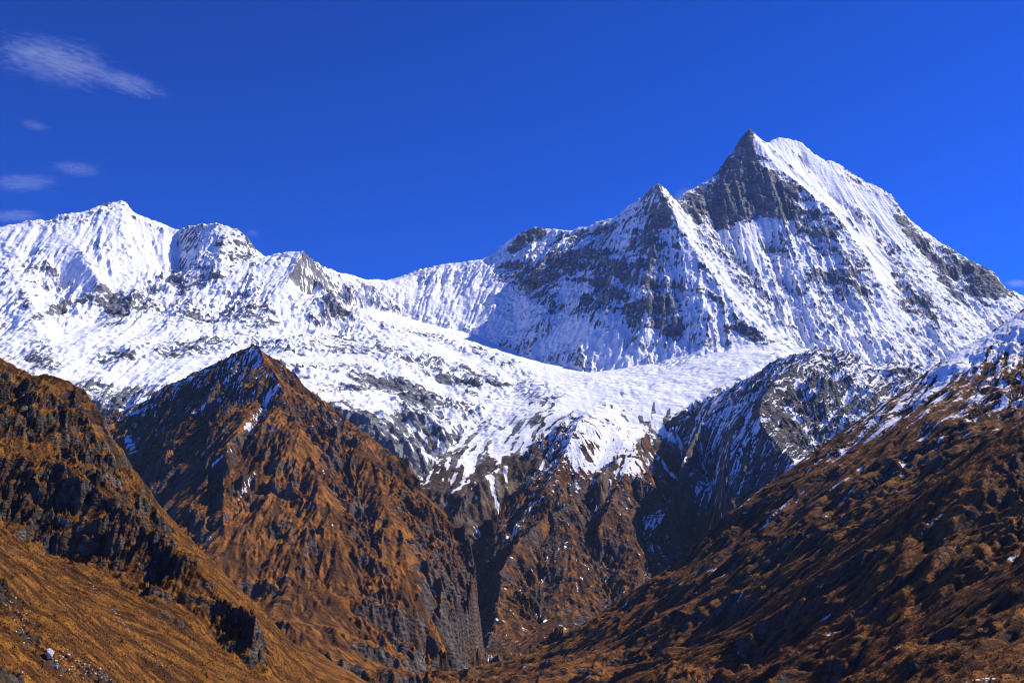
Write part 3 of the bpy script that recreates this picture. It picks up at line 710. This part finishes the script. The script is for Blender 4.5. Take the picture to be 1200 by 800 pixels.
# ------------------------------------------------------------------ left slope
def build_left():
    L = Land(-600, 10, 300, 1260, 0.72)
    L.line((-250, 220, 1150), (-100, 345, 1060), (0, 420, 1000), (15, 428, 992), (35, 440, 980), (50, 438, 972), (62, 440, 965), (80, 446, 957), (95, 456, 950), (110, 475, 940), (120, 495, 932), (135, 520, 920), (150, 545, 908), (165, 560, 900), (180, 590, 885), (200, 610, 872), (215, 625, 862), (235, 645, 850), (250, 655, 842), (270, 680, 828), (290, 700, 815), (310, 715, 805), (330, 740, 792), (350, 760, 780), (368, 785, 765), (380, 805, 752), (400, 840, 730))
    L.line((-60, 500, 880), (0, 520, 860), (60, 545, 840), (110, 575, 820), (160, 610, 795), (190, 640, 775), (225, 672, 752), (260, 700, 735), (300, 735, 712), soft=True)
    L.line((-60, 560, 826), (0, 592, 808), (40, 624, 795), (70, 650, 783), (110, 664, 768), (160, 674, 750), (180, 692, 740), (205, 707, 732), (240, 732, 718), (275, 767, 700), (310, 802, 684), soft=True)
    L.line((-100, 590, 560), (0, 640, 590), (80, 700, 590), (150, 760, 590), (200, 810, 580), soft=True)
    L.line((-100, 690, 400), (0, 740, 430), (40, 775, 440), (80, 830, 430), soft=True)
    L.line((-200, 800, 330), (0, 860, 330), (150, 920, 400), (300, 930, 500), (430, 900, 650), soft=True)
    L.raw((-600, 1240, 60), (0, 1240, -150)); L.raw((-450, 1120, 130), (-200, 1000, -40), (-110, 860, -110), (0, 700, -160))
    L.edge(-120, 'e')
    L.span(2)
    fade = L.crest_fade(0.25, 2, 30)
    X, Y = L.X, L.Y
    L.h += fbm(X, Y, 90, 3, 9) * 6 * fade
    cliff = np.zeros_like(L.h)
    for pts, r, a in [([(-40, 470), (0, 480), (60, 480), (105, 530), (150, 590)], 55, 1.0), ([(-40, 560), (0, 575), (60, 600), (110, 635), (170, 650), (200, 670)], 42, 1.0), ([(20, 540), (80, 570), (140, 610)], 45, 1.0), ([(215, 680), (255, 710), (290, 745)], 20, 1.0), ([(-40, 430), (20, 450), (80, 470)], 40, 0.8)]:
        L.stroke(pts, r, cliff, a)
    cliff = blur(cliff, 14)
    crag = sstep(-0.42, 0.12, fbm(X, Y, 52, 4, 22, 0.6) + (cliff - 0.6) * 0.5)
    cliff = cliff * (0.22 + 0.78 * crag)
    dip = L.h + X * 0.30 + fbm(X, Y, 75, 4, 16) * 22
    ph = dip / 34.0; fr = ph - np.floor(ph)
    cl = sstep(-0.25, 0.3, fbm(X, Y, 70, 3, 19))
    L.h += (sstep(0.30, 0.52, fr) - fr).astype(f32) * 15 * cliff * fade * cl
    L.erode(46, 6, 0.13, fade * (0.10 + 0.90 * cliff) * 0.62, 0.62, 71, 0.35)
    Z0 = L.h * 1.3; XX = X + 0 * Z0; YY = Y + 0 * Z0
    L.h += (facet(XX, YY, Z0, 30, 551) * 8 + facet(XX, YY, Z0, 12, 552) * 3.4 + facet(XX, YY, Z0, 5, 553) * 1.3) * (0.06 + 0.94 * cliff) * (0.35 + 0.65 * fade)
    L.h += fbm(X, Y, 12, 5, 48, 0.58, True) * 1.2 * (0.15 + 0.85 * cliff) * (0.5 + 0.5 * fade)
    lic = L.streak(3.2, 60, 350, 15, 3, 14)
    licw = L.streak(12, 150, 355, 15, 3, 14)
    L.h += lic * 0.35 + licw * 1.5 * fade
    rub = np.zeros_like(L.h)
    for pts, r, a in [([(-5, 685), (15, 710), (30, 735), (42, 755)], 11, 1.0), ([(60, 778), (90, 788), (125, 802)], 12, 1.0), ([(-5, 785), (10, 795), (25, 805)], 11, 1.0), ([(190, 720), (215, 735)], 5, 1.0)]: L.stroke(pts, r, rub, a)
    L.h += rub * (facet(XX, YY, Z0, 6, 554) * 2.2 + facet(XX, YY, Z0, 2.6, 555) * 1.0)
    L.h += fbm(X, Y, 7, 4, 51, 0.6, True) * 0.7 * sstep(-0.1, 0.5, fbm(X, Y, 40, 3, 52)) * (1 - cliff)
    tus = fbm(X, Y, 2.6, 2, 49, 0.6)
    L.h += tus * 0.30
    gx, gy = L.slope(4); st = np.hypot(gx, gy); z = L.h
    n1 = fbm(X, Y, 60, 4, 95); n2 = fbm(X, Y, 12, 4, 100)
    bias = np.zeros_like(z)
    for pts, r, a in [([(-5, 685), (15, 710), (30, 735), (42, 755)], 9, 0.62), ([(60, 778), (90, 788), (125, 802)], 10, 0.62), ([(-5, 785), (10, 795), (25, 805)], 9, 0.7), ([(5, 640), (30, 660)], 8, 0.45), ([(100, 700), (130, 725)], 6, 0.3), ([(190, 720), (215, 735)], 4, 0.5), ([(135, 695), (165, 745), (180, 775), (200, 795)], 2.5, 0.45)]:
        L.stroke(pts, r, bias, a)
    rock = -0.02 + sstep(1.05, 1.8, st) * 0.85 + n1 * 0.22 + n2 * 0.16 + bias + cliff * 0.16 - lic * 0.10
    L.attrs = dict(snow=np.full_like(z, -0.6), rock=rock.astype(f32), tone=(lic * 0.8 + licw * 1.0 + tus * 0.15).astype(f32))
    return L

with ThreadPoolExecutor(4) as ex:
    futs = [ex.submit(f) for f in (build_far, build_left, build_right, build_pyramid, build_spur, build_ridge)]
    far, left, right, pyr, spur, ridge = [f.result() for f in futs]
print('terrain computed', round(time.time() - T0, 1))

_f = np.array([P(*p)[:2] for p in [(-420, 420, 5000), (0, 405, 5150), (130, 400, 5300), (200, 382, 5600), (300, 385, 5650), (330, 368, 5900), (385, 365, 6500), (470, 372, 6700), (560, 395, 6400), (600, 412, 6150), (690, 438, 5700), (750, 428, 5620), (860, 400, 5600), (922, 415, 5440), (960, 430, 5440), (1220, 420, 6000)]])
_xc, _yc = (far.X[:, :-1] + 0 * far.Y[:-1]), (far.Y[:-1] + 0 * far.X[:, :-1])
_below = _yc < np.interp(_xc, _f[:, 0], _f[:, 1])
_r = np.array([P(*p)[:2] for p in [(922, 413, 5450), (880, 380, 5700), (830, 318, 6050), (790, 255, 6350), (782, 228, 6560), (793, 240, 6720)]])
_right = _xc > np.interp(_yc, _r[:, 1], _r[:, 0])
_left = _xc < P(455, 331, 7300)[0]
tag(mesh_from('glacier', far, M_far, far.attrs, _below), 'crevassed snow basin and bright snow apron spreading below the high ridges', 'glacier', 'structure')
tag(mesh_from('snow_mountain', far, M_far, far.attrs, ~_below & _left), 'white fluted snow mountain on the left with blunt grey cliff top beside it', 'mountain', 'structure')
tag(mesh_from('snow_ridge', far, M_far, far.attrs, ~_below & ~_left & ~_right), 'shaded snow and rock wall rising from the saddle to the pointed sub-peak', 'ridge', 'structure')
tag(mesh_from('pyramid_peak', far, M_far, far.attrs, ~_below & ~_left & _right), 'tallest peak, a grey rock pyramid with bright snow flank on its right', 'mountain', 'structure')
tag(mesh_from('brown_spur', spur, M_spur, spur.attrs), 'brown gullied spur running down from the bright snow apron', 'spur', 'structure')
tag(mesh_from('slate_ridge', ridge, M_ridge, ridge.attrs), 'dark slabby ridge dusted with snow behind the right slope', 'ridge', 'structure')
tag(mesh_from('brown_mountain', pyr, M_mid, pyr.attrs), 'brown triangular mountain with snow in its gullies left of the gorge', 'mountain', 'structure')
tag(mesh_from('right_hillside', right, M_right, right.attrs), 'dark brown hillside with snow streaks falling from the right', 'hillside', 'structure')
tag(mesh_from('left_hillside', left, M_left, left.attrs), 'golden grass hillside with dark cliffs on the left', 'hillside', 'structure')
print('meshes', round(time.time() - T0, 1))

# ------------------------------------------------------------------ valley ground to the horizon, with the knoll the viewer stands on
def build_ground():
    xs = np.concatenate([-np.geomspace(60000, 900, 26), np.linspace(-800, 800, 81), np.geomspace(900, 60000, 26)])
    ys = np.concatenate([-np.geomspace(60000, 900, 26), np.linspace(-800, 3200, 161), np.geomspace(3400, 60000, 26)])
    X, Y = np.meshgrid(xs, ys)
    r = np.hypot(X, Y)
    Z = -334 + fbm((X / 1.0).astype(f32), (Y / 1.0).astype(f32), 330, 3, 5) * 9 - np.clip((r - 9000) / 60000, 0, 1) * 40
    Z = np.maximum(Z, -1.8 - np.maximum(r - 14, 0) * 0.52)
    n0, n1 = X.shape
    idx = np.arange(n0 * n1).reshape(n0, n1)
    q = np.stack([idx[:-1, :-1], idx[:-1, 1:], idx[1:, 1:], idx[1:, :-1]], -1).reshape(-1, 4)
    me = bpy.data.meshes.new('ground')
    me.from_pydata(np.stack([X, Y, Z], -1).reshape(-1, 3).tolist(), [], q.tolist())
    me.polygons.foreach_set('use_smooth', np.ones(len(q), bool))
    me.materials.append(M_right)
    o = bpy.data.objects.new('ground', me); COL.objects.link(o)
    return tag(o, 'brown grassy valley ground between the mountains', 'ground', 'structure')
build_ground()

LANDS = [left, right, pyr, spur, ridge, far]
def ground_hit(px, py):
    best = None
    for L in LANDS:
        q = L.hit(px, py)
        if q is not None and (best is None or q[1] < best[1]): best = q
    return best
def height(x, y):
    z = -334.0
    for L in LANDS:
        i, j = int(round((x - L.x0) / L.s)), int(round((y - L.y0) / L.s))
        if 0 <= i < L.nx and 0 <= j < L.ny: z = max(z, float(L.h[j, i]))
    return z

# ------------------------------------------------------------------ mountain stream at the mouth of the gorge
def build_river():
    pts = [np.array(p, float) for p in [(-50, 2720, -126), (-48, 2650, -128), (-58, 2585, -130), (-76, 2520, -132), (-88, 2450, -134), (-96, 2370, -137), (-106, 2300, -141), (-124, 2230, -146), (-146, 2160, -151), (-168, 2090, -156)]]
    P_ = []
    for a, b in zip(pts[:-1], pts[1:]):
        for t in np.arange(0, 1, 0.1): P_.append(a + (b - a) * t)
    P_.append(pts[-1]); P_ = np.array(P_)
    rg = np.random.default_rng(3)
    v, f = [], []
    for k, p in enumerate(P_):
        d = P_[min(k + 1, len(P_) - 1)] - P_[max(k - 1, 0)]
        n = np.array([-d[1], d[0]]); n /= np.linalg.norm(n) + 1e-9
        wd = 3.5 + 3.5 * rg.random()
        for t in (-1, -0.35, 0.35, 1):
            x, y = p[:2] + n * wd * t
            v.append((x, y, min(height(x, y), p[2] + 6) + 0.6 + (0.5 if abs(t) < 0.5 else 0.0) + 0.4 * rg.random()))
        if k:
            for c in range(3):
                i = (k - 1) * 4 + c; f.append((i, i + 1, i + 5, i + 4))
    m = bpy.data.materials.new('white_water'); m.use_nodes = True
    t = m.node_tree; b = t.nodes['Principled BSDF']; b.inputs['Roughness'].default_value = 0.35
    n = t.nodes.new('ShaderNodeTexNoise'); n.inputs['Scale'].default_value = 0.25; n.inputs['Detail'].default_value = 4
    g = t.nodes.new('ShaderNodeNewGeometry'); t.links.new(g.outputs['Position'], n.inputs['Vector'])
    r = t.nodes.new('ShaderNodeValToRGB')
    r.color_ramp.elements[0].position = 0.42; r.color_ramp.elements[0].color = (0.12, 0.15, 0.17, 1)
    r.color_ramp.elements[1].position = 0.58; r.color_ramp.elements[1].color = (0.72, 0.74, 0.76, 1)
    t.links.new(n.outputs['Fac'], r.inputs['Fac']); t.links.new(r.outputs['Color'], b.inputs['Base Color'])
    me = bpy.data.meshes.new('river'); me.from_pydata([tuple(map(float, q)) for q in v], [], f)
    me.materials.append(m)
    o = bpy.data.objects.new('river', me); COL.objects.link(o)
    tag(o, 'white mountain stream foaming at the foot of the dark gorge', 'river', 'structure')
build_river()

# ------------------------------------------------------------------ tussocks of dry grass
def tussocks(name, L, mat, n, size, region, label, seed):
    rg = np.random.default_rng(seed)
    X0, X1, Y0, Y1 = region
    k = n * 4
    x, y = rg.uniform(X0, X1, k), rg.uniform(Y0, Y1, k)
    i = np.rint((x - L.x0) / L.s).astype(int); j = np.rint((y - L.y0) / L.s).astype(int)
    ok = (i > 0) & (i < L.nx - 1) & (j > 0) & (j < L.ny - 1)
    x, y, i, j = x[ok], y[ok], i[ok], j[ok]
    z = L.h[j, i]
    # only where grass grows, in drifts, and inside the strip of slope the viewpoint overlooks
    dens = fbm((x).astype(f32)[None], (y).astype(f32)[None], 45 * size, 3, seed + 1)[0]
    v = np.abs(x / y) < 0.5
    dens = dens * 0.6 + np.clip(L.attrs['tone'][j, i], -1, 1) * 0.5
    ok = (L.attrs['rock'][j, i] < 0.5) & (dens > rg.uniform(-0.8, 0.5, len(x))) & v
    x, y, z = x[ok][:n], y[ok][:n], z[ok][:n]; tn = L.attrs['tone'][j[ok][:n], i[ok][:n]]
    n = len(x); m = 6
    s = size * rg.uniform(0.45, 1.25, n); h = s * rg.uniform(0.5, 1.0, n)
    ang = rg.uniform(0, 6.28, n)[:, None] + np.arange(m)[None] * (2 * np.pi / m)
    rr = s[:, None] * rg.uniform(0.6, 1.15, (n, m)) * 0.5
    ring = np.stack([x[:, None] + rr * np.cos(ang), y[:, None] + rr * np.sin(ang), z[:, None] - 0.35 * s[:, None] + 0 * ang], -1)
    ring2 = np.stack([x[:, None] + 0.75 * rr * np.cos(ang), y[:, None] + 0.75 * rr * np.sin(ang), z[:, None] + h[:, None] * rg.uniform(0.4, 0.8, (n, m))], -1)
    top = np.stack([x + rg.normal(0, 0.12, n) * s, y + rg.normal(0, 0.12, n) * s, z + h], -1)[:, None]
    co = np.concatenate([ring, ring2, top], 1).reshape(-1, 3)
    b = (np.arange(n) * (2 * m + 1))[:, None]
    q = np.arange(m); q2 = (q + 1) % m
    f1 = np.stack([b + q, b + q2, b + m + q2], -1).reshape(-1, 3); f2 = np.stack([b + q, b + m + q2, b + m + q], -1).reshape(-1, 3)
    f3 = np.stack([b + m + q, b + m + q2, b + 2 * m + 0 * q], -1).reshape(-1, 3)
    fa = np.concatenate([f1, f2, f3]).astype(np.int32)
    me = bpy.data.meshes.new(name)
    me.vertices.add(len(co)); me.vertices.foreach_set('co', co.astype(f32).ravel())
    me.loops.add(fa.size); me.loops.foreach_set('vertex_index', fa.ravel())
    me.polygons.add(len(fa)); me.polygons.foreach_set('loop_start', np.arange(0, fa.size, 3, dtype=np.int32))
    me.update(calc_edges=True)
    for kk, vv in (('tone', np.repeat(np.clip(tn, -1, 1) * 0.8 + rg.normal(0.12, 0.22, n), 2 * m + 1)), ('rock', np.full(len(co), -1.0)), ('snow', np.full(len(co), -1.0))):
        at = me.attributes.new(kk, 'FLOAT', 'POINT'); at.data.foreach_set('value', vv.astype(f32))
    me.materials.append(mat)
    o = bpy.data.objects.new(name, me); COL.objects.link(o)
    return tag(o, label, 'grass', 'stuff')
tussocks('grass', left, M_left, 80000, 0.7, (-420, -20, 330, 900), 'golden tussocks of dry grass covering the left slope', 5)
tussocks('grass', right, M_right, 70000, 1.0, (60, 620, 420, 1500), 'rusty brown tussocks of dry grass covering the right slope', 6)

# ------------------------------------------------------------------ boulders on the left slope
import bmesh
def stone_mat(name, a, b_):
    m = bpy.data.materials.new(name); m.use_nodes = True
    t = m.node_tree; b = t.nodes['Principled BSDF']; b.inputs['Roughness'].default_value = 0.85
    n = t.nodes.new('ShaderNodeTexNoise'); n.inputs['Scale'].default_value = 1.6; n.inputs['Detail'].default_value = 6
    g = t.nodes.new('ShaderNodeTexCoord'); t.links.new(g.outputs['Object'], n.inputs['Vector'])
    r = t.nodes.new('ShaderNodeValToRGB')
    r.color_ramp.elements[0].position = 0.38; r.color_ramp.elements[0].color = (*a, 1)
    r.color_ramp.elements[1].position = 0.6; r.color_ramp.elements[1].color = (*b_, 1)
    t.links.new(n.outputs['Fac'], r.inputs['Fac']); t.links.new(r.outputs['Color'], b.inputs['Base Color'])
    bp = t.nodes.new('ShaderNodeBump'); bp.inputs['Strength'].default_value = 0.5; bp.inputs['Distance'].default_value = 0.15
    t.links.new(n.outputs['Fac'], bp.inputs['Height']); t.links.new(bp.outputs['Normal'], b.inputs['Normal'])
    return m
PALE = stone_mat('pale_stone', (0.30, 0.27, 0.25), (0.70, 0.66, 0.62))
GREY = stone_mat('grey_stone', (0.13, 0.12, 0.115), (0.34, 0.31, 0.29))
def rock_mesh(seed, n, mat, cuts=1):
    rg = np.random.default_rng(seed)
    bm = bmesh.new()
    for _ in range(n):
        d = rg.normal(size=3); d /= np.linalg.norm(d)
        bm.verts.new(tuple(d * np.array([1, 0.8, 0.75]) * (0.75 + 0.25 * rg.random())))
    bmesh.ops.convex_hull(bm, input=bm.verts[:])
    bmesh.ops.delete(bm, geom=[q for q in bm.verts if not q.link_faces], context='VERTS')
    bmesh.ops.bevel(bm, geom=bm.edges[:], offset=0.07, segments=1, affect='EDGES')
    bmesh.ops.triangulate(bm, faces=bm.faces[:])
    for _ in range(cuts):
        bmesh.ops.subdivide_edges(bm, edges=bm.edges[:], cuts=1, use_grid_fill=True)
    for q in bm.verts:
        c = np.array(q.co) * 3.1 + seed
        dd = float(perlin(np.array([c[0] + c[2]], f32), np.array([c[1] - c[2]], f32), seed)[0])
        q.co = q.co * (1 + 0.06 * dd)
    me = bpy.data.meshes.new('boulder'); bm.to_mesh(me); bm.free(); me.materials.append(mat)
    return me
STONES = [[rock_mesh(20 + k, 16 + 3 * k, mt) for k in range(5)] for mt in (PALE, GREY)]
BIG = rock_mesh(77, 34, PALE, 3)
rgb = np.random.default_rng(8)
def boulder(px, py, wpx, mesh, label, group, tall=1.0):
    q = ground_hit(px, py)
    if q is None: return None
    r = wpx / FPX * q[1] / 2
    o = bpy.data.objects.new('boulder', mesh); COL.objects.link(o)
    o.location = (q[0], q[1], height(q[0], q[1]) + r * 0.35 * tall)
    o.rotation_euler = (rgb.uniform(-0.3, 0.3), rgb.uniform(-0.3, 0.3), rgb.uniform(0, 6.28))
    o.scale = (r, r * rgb.uniform(0.8, 1.1), r * tall * rgb.uniform(0.9, 1.1))
    return tag(o, label, 'boulder', group=group)
SCREE = 'pale stones scattered down the golden slope'
boulder(57, 773, 14, BIG, 'biggest pale boulder standing alone in the scree at bottom left', SCREE, 1.25)
boulder(66, 783, 8, STONES[0][1], 'second largest pale boulder just below the biggest one in the scree', SCREE, 1.2)
boulder(65, 776, 5, STONES[0][2], 'small pale boulder wedged between the two largest ones in the scree', SCREE)
boulder(80, 770, 6, STONES[0][3], 'pale boulder level with the biggest one, a little right of it', SCREE)
boulder(79, 762, 4.5, STONES[0][0], 'pale pointed stone above and right of the biggest boulder', SCREE)
boulder(25, 790, 5, STONES[0][4], 'pale boulder beside dark rocks in the bottom left corner', SCREE)
for k in range(150):
    t = rgb.random()
    kind = k % 5
    if kind < 2:      # the line of stones down the middle of the slope
        path = [(96, 668), (112, 690), (130, 712), (143, 728), (156, 743), (168, 760), (182, 775), (205, 797)]
        s_ = t * (len(path) - 1); i = int(s_); a, b = path[i], path[i + 1]
        px = a[0] + (b[0] - a[0]) * (s_ - i) + rgb.normal() * 1.6; py = a[1] + (b[1] - a[1]) * (s_ - i) + rgb.normal() * 1.6
        wpx = rgb.uniform(1.4, 3.2)
    elif kind < 4:    # the scree at the bottom left
        px = 60 + 70 * t + rgb.normal() * 8; py = 772 + 26 * t + rgb.normal() * 7; wpx = rgb.uniform(1.6, 4.4)
    else:
        px = 5 + 40 * t + rgb.normal() * 6; py = 692 + 60 * t + rgb.normal() * 8; wpx = rgb.uniform(1.6, 4.4)
    pale = rgb.random() < 0.55
    lab = 'small pale stone lying in the scree among many like it on the golden slope' if pale else 'small grey stone lying in the scree among many like it on the golden slope'
    boulder(px, py, wpx, STONES[0 if pale else 1][k % 5], lab, 'small stones in the scree')

# ------------------------------------------------------------------ thin clouds
def cloud_mat(name, dens, stretch, seed):
    m = bpy.data.materials.new(name); m.use_nodes = True
    t = m.node_tree; t.nodes.remove(t.nodes['Principled BSDF'])
    pv = t.nodes.new('ShaderNodeVolumePrincipled'); pv.inputs['Color'].default_value = (0.95, 0.97, 1, 1); pv.inputs['Anisotropy'].default_value = 0.2
    tc = t.nodes.new('ShaderNodeTexCoord')
    mp = t.nodes.new('ShaderNodeMapping'); mp.inputs['Scale'].default_value = (stretch[0] * 2.3, stretch[1] * 2.3, stretch[2] * 3.6); mp.inputs['Location'].default_value = (seed, seed * 1.7, seed * 0.3); mp.inputs['Rotation'].default_value = (0, 0.25, 0)
    n = t.nodes.new('ShaderNodeTexNoise'); n.inputs['Scale'].default_value = 1.0; n.inputs['Detail'].default_value = 7; n.inputs['Roughness'].default_value = 0.66; n.inputs['Distortion'].default_value = 1.5
    t.links.new(tc.outputs['Object'], mp.inputs['Vector']); t.links.new(mp.outputs['Vector'], n.inputs['Vector'])
    ln = t.nodes.new('ShaderNodeVectorMath'); ln.operation = 'LENGTH'; t.links.new(tc.outputs['Object'], ln.inputs[0])
    fo = t.nodes.new('ShaderNodeMapRange'); fo.interpolation_type = 'SMOOTHSTEP'
    for k, v in (('From Min', 1.0), ('From Max', 0.15), ('To Min', -0.55), ('To Max', 0.16)): fo.inputs[k].default_value = v
    t.links.new(ln.outputs['Value'], fo.inputs['Value'])
    ct = t.nodes.new('ShaderNodeMapRange'); ct.clamp = False; ct.inputs['From Min'].default_value = 0.25; ct.inputs['From Max'].default_value = 0.75; t.links.new(n.outputs['Fac'], ct.inputs['Value'])
    ad = t.nodes.new('ShaderNodeMath'); ad.operation = 'ADD'; t.links.new(ct.outputs['Result'], ad.inputs[0]); t.links.new(fo.outputs['Result'], ad.inputs[1])
    th = t.nodes.new('ShaderNodeMapRange'); th.inputs['From Min'].default_value = 0.42; th.inputs['From Max'].default_value = 1.0; th.inputs['To Max'].default_value = dens
    t.links.new(ad.outputs[0], th.inputs['Value']); t.links.new(th.outputs['Result'], pv.inputs['Density'])
    t.links.new(pv.outputs[0], t.nodes['Material Output'].inputs['Volume'])
    return m
def cloud(px, py, Y, wpx, hpx, tilt, tau, label, seed, stretch=(2.2, 2.2, 3.0)):
    c = P(px, py, Y); k = Y / FPX
    bm = bmesh.new(); bmesh.ops.create_icosphere(bm, subdivisions=3, radius=1.0)
    me = bpy.data.meshes.new('cloud'); bm.to_mesh(me); bm.free()
    dy = max(hpx, wpx * 0.35) * k / 2
    me.materials.append(cloud_mat('cloud_vapour', tau / (2 * dy), stretch, seed))
    o = bpy.data.objects.new('cloud', me); COL.objects.link(o)
    o.location = c; o.scale = (wpx * k / 2, dy, hpx * k / 2); o.rotation_euler = (0, R(tilt), 0)
    return tag(o, label, 'cloud', group='thin wisps of cloud')
cloud(64, 72, 17000, 300, 116, 14, 2.2, 'largest feathery cloud streak, high over the left snow peak', 1.3, (2.2, 2.0, 2.0))
cloud(150, 98, 17000, 190, 54, 16, 1.5, 'thin trailing tail at the right end of the largest cloud streak', 3.3, (2.2, 2.0, 1.6))
cloud(28, 214, 17000, 170, 46, -2, 1.5, 'flat wisp of cloud below the three faint puffs at the left edge', 4.1)
cloud(40, 147, 17000, 80, 26, 12, 0.8, 'faint small wisp alone midway below the largest cloud streak', 6.2)
cloud(90, 198, 17000, 130, 40, 6, 1.0, 'faint broken puffs of cloud left of the left summit', 9.5)
cloud(18, 253, 17000, 140, 30, -2, 1.8, 'low cloud bank touching the leftmost snow ridge', 12.5)
cloud(806, 226, 6900, 76, 36, -25, 2.0, 'snow plume blowing off the notch beside the rocky sub-peak', 15.1)
cloud(296, 273, 6700, 40, 20, 10, 0.6, 'pale mist drifting behind the rounded grey cliff top', 18.4)
cloud(1192, 332, 12000, 60, 22, 0, 1.5, 'small white cloud behind the right end of the skyline', 21.7)

# ------------------------------------------------------------------ the air
bm = bmesh.new(); bmesh.ops.create_cube(bm, size=1.0)
me = bpy.data.meshes.new('haze'); bm.to_mesh(me); bm.free()
m = bpy.data.materials.new('thin_mountain_air'); m.use_nodes = True
t = m.node_tree; t.nodes.remove(t.nodes['Principled BSDF'])
pv = t.nodes.new('ShaderNodeVolumePrincipled')
pv.inputs['Color'].default_value = (0.42, 0.63, 1.0, 1); pv.inputs['Density'].default_value = 1.1e-5; pv.inputs['Anisotropy'].default_value = 0.0
t.links.new(pv.outputs[0], t.nodes['Material Output'].inputs['Volume'])
me.materials.append(m)
hz = bpy.data.objects.new('haze', me); COL.objects.link(hz)
hz.location = (0, 4000, 1200); hz.scale = (20000, 9800, 3120)
tag(hz, 'thin blue haze of clear mountain air filling the valley', 'haze', 'stuff')
print('done', round(time.time() - T0, 1))
